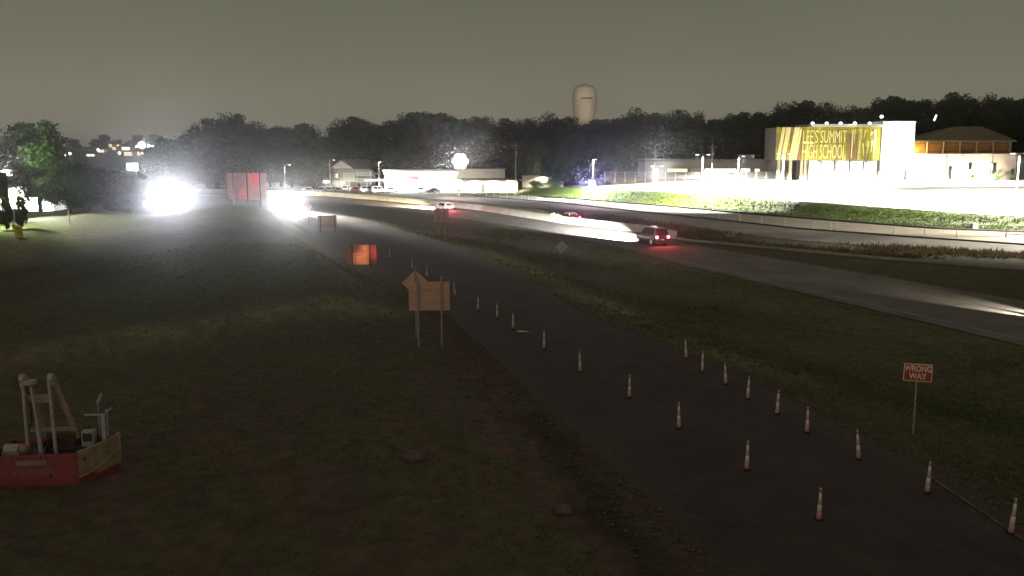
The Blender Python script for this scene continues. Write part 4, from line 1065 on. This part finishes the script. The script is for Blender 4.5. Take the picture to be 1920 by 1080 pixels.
for px in (730, 760, 800, 835):
    f = MB().box((dpx(795, px, D0), -.75, hh - .9), (.5, .35, .2)).build('wall_light', M['e_lamp'], t)
    lamp('wall_light_glow', 'SPOT', (dpx(795, px, D0), -1.3, hh - 1.1), 26000, (1, .97, .95), t, aim=(0, -.25, -1), size=math.radians(160), blend=.6, radius=.2)
MB().box((dpx(795, 712, D0), -4, 3.2), (7.5, 4.2, .35)).build('awning', M['white'], t)
for x in (-3, 3): MB().tube((dpx(795, 712, D0) + x, -5.6, 0), (dpx(795, 712, D0) + x, -5.6, 3.1), .1).build('awning_post', M['galv'], t)

p = on_d(918, 258); t = thing('shop', 'low cream shop with a dark roof edge and two doors', 'shop', p)
D1 = 258; wd = dpx(868, 972, D1)
MB().box((0, 4, 1.7), (wd, 8, 3.4)).build('wall', M['cream'], t)
MB().box((0, 3.7, 3.55), (wd + .8, 9, .3)).build('roof', M['shingle'], t)
MB().box((-2.5, 7.5, 4.9), (wd * .86, 6, 2.6)).build('upper_wall', M['cream'], t)
MB().box((-2.6, 7.5, 6.3), (wd * .9, 6.4, .25)).build('upper_roof', M['metal'], t)
MB().box((dpx(918, 905, D1), -.05, 1.15), (.95, .1, 2.3)).build('door', M['dark_metal'], t)
MB().box((dpx(918, 946, D1), -.05, 1.35), (2.9, .1, 2.7)).build('garage_door', M['brown_door'], t)
MB().box((dpx(918, 932, D1), -.04, 1.5), (1.5, .08, 1.9)).build('window', M['e_window'], t)
b = MB(); b.lathe([(.05, .2), (.45, .3), (.5, .45)], n=12); o = b.build('dish', M['metal'], t); o.location = (dpx(918, 960, D1), -.4, .6); o.rotation_euler = (1.0, 0, 0)
for px in (890, 925, 958): lamp('wall_light_glow', 'SPOT', (dpx(918, px, D1), -1.6, 3.3), 9000, (1, .95, .82), t, aim=(0, .2, -1), size=math.radians(160), blend=.6, radius=.2)
p = on_d(1018, 262); t = thing('shop', 'small cream shed behind a hedge right of the utility pole', 'shop', p); D1 = 262
MB().box((0, 3, 1.5), (dpx(985, 1062, D1), 6, 3.0)).build('wall', M['cream'], t)
MB().box((0, 3, 3.1), (dpx(983, 1064, D1), 6.5, .2)).build('roof', M['metal'], t)
MB().box((dpx(1018, 1057, D1), -.5, 3.6), (1.0, .6, 1.1)).build('roof_unit', M['white'], t)
lamp('wall_light_glow', 'SPOT', (0, -1.5, 3.0), 9000, (1, .95, .82), t, aim=(0, .2, -1), size=math.radians(160), blend=.6)
lamp('tree_fill', 'SPOT', (-4, -1, 4.2), 9000, (.92, 1, .72), t, aim=(.35, 1, .25), size=math.radians(110), blend=1, radius=.3)  # added fill lamp without a fixture, lights the trees by the shed
V, Q = crown_mesh('hedge', 55, 8.5, 1.9, .42, 40, 60, 1, 0); V[:, 1] *= .28
p = on_d(1022, 258.5); o = np_mesh('hedge', V, Q, M['leaf_c']); o.location = p; tag(o, 'clipped hedge before the small cream shed', 'hedge')

# gabled house and slatted sign left of the shop
D2 = 280; p = on_d(655, D2); t = thing('house', 'dim grey house with a peaked roof and slatted gallery behind the parked cars', 'house', p)
wd = dpx(600, 722, D2); base = 0
MB().box((0, 6, 3.0), (wd, 12, 6.0)).build('wall', M['siding'], t)
z0, z1 = 6.0, 9.0
MB().loft([[(-wd / 2 - .5, -.6, z0), (wd / 2 + .5, -.6, z0), (wd / 2 + .5, 12.6, z0), (-wd / 2 - .5, 12.6, z0)], [(-wd / 2 + 5, 5.5, z1), (wd / 2 - 5, 5.5, z1), (wd / 2 - 5, 6.5, z1), (-wd / 2 + 5, 6.5, z1)]]).build('roof', M['shingle'], t)
MB().prism([(-3.6, 6.2), (0, 8.6), (3.6, 6.2)], -1.2, 5).build('gable', M['slat'], t).location.x = dpx(655, 640, D2)
for k in range(5): MB().box((dpx(655, 681, D2), -.25, 3.0 + k * .52), (dpx(668, 694, D2), .12, .20)).build('slat', M['slat'], t)
for px in (668, 694): MB().box((dpx(655, px, D2), -.2, 2.7), (.3, .3, 5.4)).build('gallery_post', M['slat'], t)
for px, zz_ in ((629, 4.0), (640, 2.2), (705, 3.8), (716, 3.8), (705, 1.5)):
    f = MB().box((dpx(655, px, D2), -.05, zz_), (1.1, .1, 1.5)).build('window', M['white'], t)
    MB().box((dpx(655, px, D2), -.11, zz_), (.9, .03, 1.3)).build('pane', M['e_window_warm'] if px == 629 else M['glass'], f)
MB().box((0, -1.8, 2.45), (wd * .5, 3.4, .18)).build('porch_roof', M['slat'], t)
lamp('porch_light', 'POINT', (-3, -3.2, 2.2), 2500, (1, .93, .85), t, radius=.2)
p = on_d(653, 256); t = thing('marquee_sign', 'slatted marquee sign on a single post among the parked cars', 'sign', p)
MB().tube((0, 0, -.2), (0, 0, 3.6), .12).build('post', M['galv'], t)
for k in range(5): MB().box((0, 0, 3.35 + k * .48), (3.3, .12, .34)).build('slat', M['slat'], t)
MB().box((0, .1, 4.3), (3.5, .08, 2.5)).build('backing', M['siding'], t)
p = on_d(610, 254); t = thing('lit_sign', 'small lit white sign on a short post above the parked cars', 'sign', p)
zz = at_d(610, 341, 254).z - p.z
MB().box((0, 0, zz), (1.7, .25, .55)).build('box', M['e_facade'], t)
MB().tube((0, 0, -.2), (0, 0, zz - .27), .08).build('post', M['galv'], t)

# long low dark building and fence right of the shops
D3 = 262; p = on_d(1345, D3); t = thing('long_building', 'long low dark building with a lit band under its eave', 'building', p)
wd = dpx(1208, 1478, D3); h3 = at_d(1345, 300, D3).z - p.z
MB().box((0, 8, h3 / 2 - .3), (wd, 16, h3 - .6)).build('wall', M['siding'], t)
MB().box((0, 7.6, h3 - .2), (wd + 1, 17.4, .8)).build('roof', M['shingle'], t)
for x0, x1, m_ in ((1252, 1290, 'e_window_warm'), (1296, 1320, 'slat'), (1322, 1382, 'e_window'), (1390, 1408, 'e_window'), (1416, 1426, 'e_window_warm')):
    f = MB().box((dpx(1345, (x0 + x1) / 2, D3), -.06, h3 * .46), (dpx(x0, x1, D3), .12, 1.0)).build('window', M['metal'], t)
    MB().box((dpx(1345, (x0 + x1) / 2, D3), -.13, h3 * .46), (dpx(x0, x1, D3) - .2, .03, .75)).build('pane', M[m_], f)
MB().box((dpx(1345, 1402, D3), 3, h3 + .8), (4.5, 4, 1.4)).build('roof_unit', M['metal'], t)
t = thing('fence', 'long chain fence with pale posts before the long low building', 'fence', on_d(1310, 254)); D4 = 254
g0 = hz(t.location.x, 254)
for i in range(20):
    px = 1135 + i * 19; MB().tube((dpx(1310, px, D4), 0, -.4), (dpx(1310, px, D4), 0, 2.5), .06).build('post', M['white'], t)
MB().tube((dpx(1310, 1135, D4), 0, 2.45), (dpx(1310, 1496, D4), 0, 2.45), .04).build('rail', M['galv'], t)
b = MB(); x0, x1 = dpx(1310, 1135, D4), dpx(1310, 1496, D4); n_ = 150
for k in range(n_):
    x = x0 + (x1 - x0) * k / n_; b.quad((x, .02, .05), (x + .02, .02, .05), (x + 2.4, .02, 2.43), (x + 2.38, .02, 2.43)); b.quad((x + 2.4, -.02, .05), (x + 2.42, -.02, .05), (x + .02, -.02, 2.43), (x, -.02, 2.43))
o = b.build('mesh', M['galv'], t); o['kind'] = 'stuff'
V, Q = crown_mesh('bush', 57, 9, 4.0, .5, 40, 60, 1, 0)
p = on_d(1165, 257); o = np_mesh('bush', V * np.array([1, .5, 1]), Q, M['dry']); o.location = p; tag(o, 'dry brown bush behind the left end of the fence', 'bush')

# ------------------------------------------------------------------ the school
D5 = 247; p = on_d(1585, D5)
t = thing('school_building', 'school with a yellow lettered metal screen and a blown out white tower', 'school', p)
def X5(px): return dpx(1585, px, D5)
def Z5(py): return at_d(1585, py, D5).z - p.z
zs0, zs1 = Z5(300.5), Z5(238)
# upper volume behind the screen
MB().box(((X5(1456) + X5(1650)) / 2, 7, (zs0 + zs1) / 2), (X5(1650) - X5(1456) - .6, 12, zs1 - zs0 - .2)).build('upper_wall', M['siding'], t)
MB().box(((X5(1516) + X5(1652)) / 2, 5.4, zs1 + .35), (X5(1652) - X5(1516), 14, .7)).build('roof', M['white'], t)
for px in (1519, 1545, 1571, 1598, 1625):
    MB().lathe([(.4, 0), (.4, .4), (.15, .55)], (X5(px), -1.0, zs1 + .72), 10).build('roof_light', M['e_lamp'], t)
# the screen: a grid of hung metal panels
sw0, sw1 = X5(1454), X5(1650); nc, nr = 28, 5
cw, ch_ = (sw1 - sw0) / nc, (zs1 - zs0) / nr
pan = {}
for i in range(nc):
    for j in range(nr):
        if j == 0: colk = rnd.random()
        mm = 'screen_olive'
        if colk < .24 or (19 <= i <= 21 and j < 4) or rnd.random() < .07: mm = 'screen_brown'
        elif colk > .94 or rnd.random() < .05: mm = 'screen_bright'
        if mm not in pan: pan[mm] = MB().box((0, 0, 0), (cw - .07, .06, ch_ - .07)).mesh('screen_panel')
        o = link_mesh('screen_panel', pan[mm], M[mm], t); o.location = (sw0 + cw * (i + .5), -.02 + .03 * rnd.random(), zs0 + ch_ * (j + .5))
# slanting pale fins at the left
for x, w_, k in ((1461, .9, 0), (1469, 1.2, .25), (1484, .7, 0), (1489, .8, .1), (1495, .5, -.3)):
    dx = -X5(1585 + 11) ; H_ = zs1 - zs0
    a0 = zs0 + (H_ * .02 if k <= 0 else .1); b0 = zs1 - .1 + min(k, 0)
    MB().add([(X5(x + 4) + dx * .8, -.16, a0), (X5(x + 4) + dx * .8 + w_, -.16, a0), (X5(x + 4) + w_, -.16, b0), (X5(x + 4), -.16, b0),
              (X5(x + 4) + dx * .8, -.08, a0), (X5(x + 4) + dx * .8 + w_, -.08, a0), (X5(x + 4) + w_, -.08, b0), (X5(x + 4), -.08, b0)],
             [(0, 3, 2, 1), (4, 5, 6, 7), (0, 1, 5, 4), (1, 2, 6, 5), (2, 3, 7, 6), (3, 0, 4, 7)]).build('fin', M['screen_pale'], t)
# lettering
for txt, py, px0, px1, hpx in (("LEE'S SUMMIT", 255.5, 1504, 1586, 24), ('HIGH SCHOOL', 284, 1504, 1585, 26)):
    me = text_mesh(txt, 1.0, .02, 1.0, -.006)
    xs = [v.co.x for v in me.vertices]; ys = [v.co.y for v in me.vertices]; sx_ = (X5(px1) - X5(px0)) / (max(xs) - min(xs)); sy_ = hpx / F_PX * D5 / (max(ys) - min(ys))
    mx_ = (max(xs) + min(xs)) / 2; my_ = (max(ys) + min(ys)) / 2
    for v in me.vertices: v.co.x = (v.co.x - mx_) * sx_; v.co.y = (v.co.y - my_) * sy_; v.co.z *= 4
    o = link_mesh('lettering', me, M['screen_pale'], t); o.rotation_euler = (PI / 2, 0, 0); o.location = (X5((px0 + px1) / 2), -.17, Z5(py))
MB().box((X5(1515), -.14, Z5(268.5)), (X5(1526) - X5(1503), .05, .28)).build('underline', M['screen_pale'], t)
# the streaked emblem at the right of the screen, uneven pale strokes
q = random.Random(21)
for x, y0, y1, w_, lean in ((1596, 296, 244, .4, 0), (1600, 270, 242, .25, .1), (1609, 297, 262, .35, .2), (1613, 262, 242, .5, -.3), (1618, 258, 243, .35, .25), (1619, 292, 268, .5, -.5), (1624, 296, 264, .3, .4),
                            (1630, 254, 245, .8, .2), (1633, 285, 262, .3, 0), (1637, 298, 243, .55, .1), (1641, 280, 250, .2, 0), (1608, 246, 243, 1.2, 0), (1632, 247, 245, 1.0, 0)):
    z_a, z_b = Z5(y0), Z5(y1); xx = X5(x); 
    MB().add([(xx, -.15, z_a), (xx + w_ * .4, -.15, z_a), (xx + w_ + lean, -.15, z_b), (xx + lean, -.15, z_b), (xx, -.08, z_a), (xx + w_ * .4, -.08, z_a), (xx + w_ + lean, -.08, z_b), (xx + lean, -.08, z_b)],
             [(0, 3, 2, 1), (4, 5, 6, 7), (0, 1, 5, 4), (1, 2, 6, 5), (2, 3, 7, 6), (3, 0, 4, 7)]).build('emblem_stroke', M['screen_pale'], t)
# ground floor under the screen: open bay with columns, then a lit glass front
for px in (1463, 1471, 1485, 1506, 1513):
    MB().box((X5(px), 1.0, zs0 / 2), (.75, .75, zs0 - .02)).build('column', M['brick_pale'], t)
MB().box(((X5(1518) + X5(1650)) / 2, 6, zs0 / 2), (X5(1650) - X5(1518), 10, zs0 - .05)).build('ground_wall', M['white'], t)
for k in range(5):
    xa, xb = 1519 + k * 26.2, 1519 + k * 26.2 + 25
    f = MB().box(((X5(xa) + X5(xb)) / 2, .96, zs0 / 2), (X5(xb) - X5(xa), .1, zs0 - .5)).build('window', M['dark_metal'], t)
    for u in range(3):
        w_ = (X5(xb) - X5(xa) - .3) / 3
        MB().box((X5(xa) + .15 + w_ * (u + .5), .90, zs0 / 2), (w_ - .12, .04, zs0 - .75)).build('pane', M['e_window'], f)
for px in (1518, 1539, 1566, 1595, 1626, 1649):
    MB().box((X5(px), .2, zs0 / 2), (.35, .35, zs0 - .06)).build('column', M['dark_metal'], t)
for px, y_ in ((1535, -.4), (1580, -.4), (1625, -.4)):
    lamp('lot_fill', 'SPOT', (X5(px), y_, zs0 - .3), 90000, (1, .97, .9), t, aim=(0, -.55, -1), size=math.radians(125), blend=.6, radius=.3)  # added fill lamps without fixtures, brighten the lot below the screen
for px in (1690, 1745, 1800, 1860):
    lamp('lot_fill', 'SPOT', (X5(px), -.8 if px < 1710 else .4, 5.2), 55000, (1, .97, .9), t, aim=(0, -.55, -1), size=math.radians(125), blend=.6, radius=.3)  # more added fill for the lot along the tower and wing
# tower
tx0, tx1 = X5(1651), X5(1712); zt = Z5(229)
MB().box(((tx0 + tx1) / 2, 4.5, zt / 2), (tx1 - tx0, 10, zt)).build('tower_wall', M['white'], t)
MB().box(((tx0 + tx1) / 2, 4.5, zt + .12), (tx1 - tx0 + .3, 10.3, .24)).build('tower_coping', M['white'], t)
o = MB().box(((X5(1700) + X5(1704)) / 2, -.56, 1.4), (1.1, .1, 2.6)).build('door', M['dark_metal'], t)
for px in (1657, 1668): MB().box((X5(px), -.6, .5), (.9, .5, .9)).build('planter', M['concrete'], t)
b = MB(); b.tube((X5(1655), 2, zt), (X5(1655), 2, zt + 1.2), .06); b.build('mast', M['galv'], t)
b = MB(); b.lathe([(.05, -.42), (.35, -.25), (.45, 0), (.35, .25), (.05, .42)], (X5(1655), 2, zt + 1.5), 12); b.build('mast_lamp', M['e_lamp'], t, True)
lamp('facade_light', 'SPOT', (X5(1674), -7, .4), 50000, (1, .98, .9), t, aim=(.05, 1, 1.1), size=math.radians(75), blend=.8, radius=.3)
lamp('facade_light', 'SPOT', (X5(1692), -7, .4), 50000, (1, .98, .9), t, aim=(0, 1, .8), size=math.radians(75), blend=.8, radius=.3)
lamp('facade_light', 'SPOT', (X5(1560), -10, .4), 9000, (1, .93, .72), t, aim=(0, 1, 1.0), size=math.radians(140), blend=.8, radius=.3)
lamp('facade_light', 'SPOT', (X5(1500), -10, .4), 9000, (1, .93, .72), t, aim=(0, 1, 1.0), size=math.radians(140), blend=.8, radius=.3)
lamp('roof_glow', 'SPOT', (X5(1590), -1.6, zs1 + 2.0), 2500, (1, .98, .9), t, aim=(0, 1, -.6), size=math.radians(165), blend=.6, radius=.3)
# low wing: pale brick wall, eave, clerestory band, hipped roof
wx0, wx1 = X5(1712) + .05, X5(1912); zw = Z5(290); zc = Z5(266); zr = Z5(236)
MB().box(((wx0 + wx1) / 2, 7, zw / 2), (wx1 - wx0, 12, zw)).build('wing_wall', M['brick_pale'], t)
MB().box(((wx0 + wx1) / 2 - 1, 6.4, zw + .12), (wx1 - wx0 + 2, 14.6, .24)).build('eave', M['white'], t)
MB().box(((wx0 + wx1) / 2, 8.5, (zw + zc) / 2 + .2), (wx1 - wx0 - .4, 10, zc - zw - .1)).build('clerestory_wall', M['clerestory'], t)
for k in range(6):
    xx = wx0 + .6 + (wx1 - wx0 - 1.5) * (k + .5) / 6
    f = MB().box((xx, 3.44, (zw + zc) / 2 + .2), ((wx1 - wx0) / 6 - .9, .1, zc - zw - 1.0)).build('window', M['wood'], t)
    MB().box((xx, 3.38, (zw + zc) / 2 + .2), ((wx1 - wx0) / 6 - 1.3, .04, zc - zw - 1.5)).build('pane', M['clerestory'], f)
    MB().box((xx + (wx1 - wx0) / 12 - .1, 3.3, (zw + zc) / 2 + .2), (.35, .3, zc - zw - .2)).build('pilaster', M['brick_pale'], t)
xr = X5(1850)
MB().loft([[(wx0 - .2, 2.6, zc + .02), (wx1 + .3, 2.6, zc + .02), (wx1 + .3, 14.4, zc + .02), (wx0 - .2, 14.4, zc + .02)],
           [(wx0 - .2, 2.6, zc + .4), (wx1 + .3, 2.6, zc + .4), (wx1 + .3, 14.4, zc + .4), (wx0 - .2, 14.4, zc + .4)],
           [(X5(1815), 8, zr), (X5(1868), 8, zr), (X5(1868), 9, zr), (X5(1815), 9, zr)]]).build('roof', M['roof_olive'], t)
for px in (1740, 1790, 1850): lamp('facade_light', 'SPOT', (X5(px), -5, .3), 14000, (1, .93, .8), t, aim=(0, 1, .25), size=math.radians(130), blend=.9, radius=.3)
lamp('clerestory_light', 'SPOT', (wx0 + 1.2, 1.0, zw + .6), 5200, (1, .74, .32), t, aim=(.75, .45, .35), size=math.radians(150), blend=.9, radius=.3)
for px, w_ in ((1728, 3.2), (1745, 2.4)):
    pass
for px, w_, z0_, z1_ in ((1698, .5, .2, 3.4), (1708, .3, .2, 3.4), (1788, 1.0, .2, 4.0), (1825, .9, 3.0, 4.9), (1868, 1.9, 1.6, 4.9), (1906, .9, .2, 3.2)):
    f = MB().box((X5(px), .96 if px > 1712 else -.56, (z0_ + z1_) / 2), (w_, .1, z1_ - z0_)).build('window', M['dark_metal'], t)
    MB().box((X5(px), .90 if px > 1712 else -.62, (z0_ + z1_) / 2), (w_ * .75, .04, (z1_ - z0_) * .88)).build('pane', M['glass'], f)
for px in (1780, 1866): MB().tube((X5(px), .8, 0), (X5(px), .8, zw - .1), .12).build('downpipe', M['dark_metal'], t)
for px, s_, lab in ((1728, 1.6, 'small shrub against the wing wall, nearest the tower'), (1826, 1.5, 'small shrub against the wing wall, between two windows'), (1874, 2.2, 'round bright shrub under the large wing window'), (1902, 1.8, 'shrub at the far right end of the wing wall')):
    V, Q = crown_mesh('shrub', 300 + px, s_, s_ * 1.1, .28, 16, 40, 1, 0); o = np_mesh('shrub', V, Q, M['leaf_c']); g = p.x + X5(px); o.location = (g, p.y - .8, hz(g, p.y - .8)); tag(o, lab, 'shrub', 'shrubs along the school wing')
# lit white banner among the trees on the slope
q_ = at_d(1753, 221, 290); t = thing('flood_lamp', 'small slanted white lamp among the trees above the school roof', 'lamp post', (q_.x, q_.y, hz(q_.x, q_.y)))
MB().tube((0, 0, -.3), (0, 0, q_.z - t.location.z), .12, .09).build('pole', M['dark_metal'], t)
MB().box((0, -.2, q_.z - t.location.z), (.45, .3, 1.9), R=Matrix.Rotation(.35, 3, 'Y')).build('lamp_head', M['e_facade'], t)

# ------------------------------------------------------------------ left edge: lit lot, kiosk, yellow board
p = on_d(24, 163); t = thing('station_building', 'overexposed white building at the left edge behind the trees', 'building', p, math.radians(10))
MB().box((-3, 4, 2.2), (18, 8, 4.4)).build('wall', M['white'], t)
MB().box((-3, 3.6, 4.6), (18.8, 9, .4)).build('roof', M['metal'], t)
for k in range(4):
    f = MB().box((-9 + k * 4.2, -.05, 1.6), (3.2, .1, 2.4)).build('window', M['metal'], t); MB().box((-9 + k * 4.2, -.12, 1.6), (2.8, .04, 2.1)).build('pane', M['e_facade'], f)
for x in (-6, 1, 5): lamp('wall_light_glow', 'SPOT', (x, -2.5, 4.3), 26000, (1, 1, .96), t, aim=(0, .5, -1), size=math.radians(140), blend=.6, radius=.2)
lp = pole_lamp(-48, 296, 118, 3.0e4, 'lamp post just outside the left edge above the yellow board', (.92, 1, .62), spot=156)
for ch in lp.children:
    if ch.type == 'LIGHT': ch.data.spot_blend = 1.0
p = on(8, 411); t = thing('totem_sign', 'dark boxy sign on a thick post at the left edge', 'sign', p)
MB().box((-.2, 0, 5.2), (2.1, .5, 3.9)).build('box', M['dark_metal'], t, bevel=.03)
MB().box((.55, .05, 1.6), (.75, .5, 3.4)).build('post', M['dark_metal'], t)
MB().box((.3, 0, 3.15), (2.4, .6, .18)).build('ledge', M['dark_metal'], t)
p = on(34, 444); t = thing('sloping_board', 'bright yellow sloping board standing between the two saplings', 'board', p, math.radians(12))
MB().prism([(-.62, 1.55), (-.30, 1.62), (.28, .12), (.85, .14), (.85, .0), (.05, .0)], -.25, .25).build('board', M['yellow'], t)
MB().box((.0, .3, .7), (.9, .06, 1.3)).build('back_panel', M['yellow'], t)
p = on(29, 432); t = thing('marker_pole', 'thin pale pole rising behind the yellow board', 'pole', p)
MB().tube((0, 0, -.2), (0, 0, 4.6), .06).build('pole', M['white'], t)
MB().lathe([(.08, 0), (.08, .12), (.06, .14)], n=8).build('collar', M['metal'], t)
p = on(130, 420); t = thing('marker_pole', 'short pale stake beside the olive tree trunk', 'pole', p)
MB().tube((0, 0, -.2), (0, 0, 1.7), .09).build('pole', M['white'], t); MB().lathe([(.11, 1.7), (.11, 1.8), (.02, 1.84)], n=8).build('cap', M['metal'], t)
# ------------------------------------------------------------------ lights of the town on the far hill
q = random.Random(4)
def far_building(px, py, dist, wpx, hpx, lit, label, strength='e_facade'):
    a_ = at_d(px, py, dist); g = hz(a_.x, a_.y); w_ = wpx / F_PX * dist; h_ = max(hpx / F_PX * dist, 3)
    z = a_.z - g
    t = thing('far_building', label, 'building', (a_.x, a_.y, g), q.uniform(-.2, .2))
    MB().box((0, 4, (z + h_ / 2) / 2 - .5), (w_ * 1.15, 8, z + h_ / 2 + 1)).build('wall', M['cream'], t)
    MB().box((0, 4, z + h_ / 2 + .3), (w_ * 1.2, 8.6, .5)).build('roof', M['shingle'], t)
    n_ = max(2, int(w_ / 6)); 
    for k in range(n_):
        f = MB().box((-w_ / 2 + w_ * (k + .5) / n_, -.05, z), (w_ / n_ * .9, .1, h_ * .8)).build('window', M['metal'], t)
        MB().box((-w_ / 2 + w_ * (k + .5) / n_, -.12, z), (w_ / n_ * .8, .04, h_ * .7)).build('pane', M[strength], f)
far_building(170, 292.5, 640, 16, 5, 1, 'far lit building low on the hill above the olive tree')
far_building(236, 278.5, 760, 16, 6, 1, 'far white lit building high on the hill')
far_building(240, 288.5, 640, 14, 6, 1, 'far yellowish building below the white one on the hill', 'e_window_warm')
far_building(256, 287.5, 650, 16, 7, 1, 'far pale lit building right of the yellowish one', 'e_window_warm')
far_building(214, 278.5, 780, 7, 4, 1, 'far small warm building left of the white one', 'e_window_warm')
far_building(207, 273, 850, 6, 3, 1, 'far tiny building at the crest of the hill', 'e_window_warm')
far_building(292, 296, 420, 9, 4, 1, 'white lit box building nearest the big glare')
far_building(190, 284, 720, 10, 3, 1, 'far dim building on the hill between trees', 'e_window_warm')
def far_lamp(px, py, dist, r, label, m_='e_lamp'):
    a_ = at_d(px, py, dist); g = hz(a_.x, a_.y); z = a_.z - g
    t = thing('street_lamp', label, 'street lamp', (a_.x, a_.y, g))
    MB().tube((0, 0, -.5), (0, 0, z), .14, .1).build('pole', M['galv'], t)
    MB().lathe([(.05, -r), (r * .8, -r * .5), (r, 0), (r * .8, r * .5), (.05, r)], (0, 0, z), 10).build('lamp_head', M[m_], t, True)
far_lamp(266, 272, 700, 3.0, 'brightest far lamp on the hill crest')
far_lamp(279, 274, 700, 1.2, 'far lamp just right of the brightest far lamp')
far_lamp(286, 274.5, 700, .9, 'second far lamp right of the brightest far lamp')
far_lamp(299, 275, 700, .8, 'lone far lamp at the right end of the hill lights')
far_lamp(256, 275, 720, .8, 'far lamp just left of the brightest far lamp')
far_lamp(131, 288, 520, .8, 'tall far lamp at the left end of the hill lights', 'e_lamp_warm')
far_lamp(122, 292, 520, .7, 'low far lamp at the left end of the hill lights', 'e_lamp_warm')
far_lamp(184, 281, 620, .9, 'far lamp above the low lit building')
far_lamp(224, 287, 620, .9, 'far lamp left of the yellowish building')
far_lamp(267, 288, 620, .9, 'far lamp right of the pale lit building')
far_lamp(290, 305, 420, .9, 'lamp below the white box building', 'e_lamp')
far_lamp(49, 324, 180, .22, 'tiny lamp among the left trees', 'e_lamp')
far_lamp(221, 273, 800, .8, 'far lamp over the warm building', 'e_lamp_warm')
far_lamp(1295, 291, 285, .16, 'tiny lamp in the dark wood left of the double headed lamp post', 'e_window')

# ------------------------------------------------------------------ night air
hb = MB(); hb.box((0, 1380, 31.5), (8600, 2860, 69)); hz_o = hb.build('haze', None)
m = bpy.data.materials.new('haze'); m.use_nodes = True; n = m.node_tree.nodes; n.clear()
out = n.new('ShaderNodeOutputMaterial'); pv = n.new('ShaderNodeVolumePrincipled')
pv.inputs['Color'].default_value = (.93, .94, 1, 1); pv.inputs['Density'].default_value = .0004; pv.inputs['Anisotropy'].default_value = .968
m.node_tree.links.new(pv.outputs[0], out.inputs['Volume']); hz_o.data.materials.append(m)
tag(hz_o, kind='stuff')
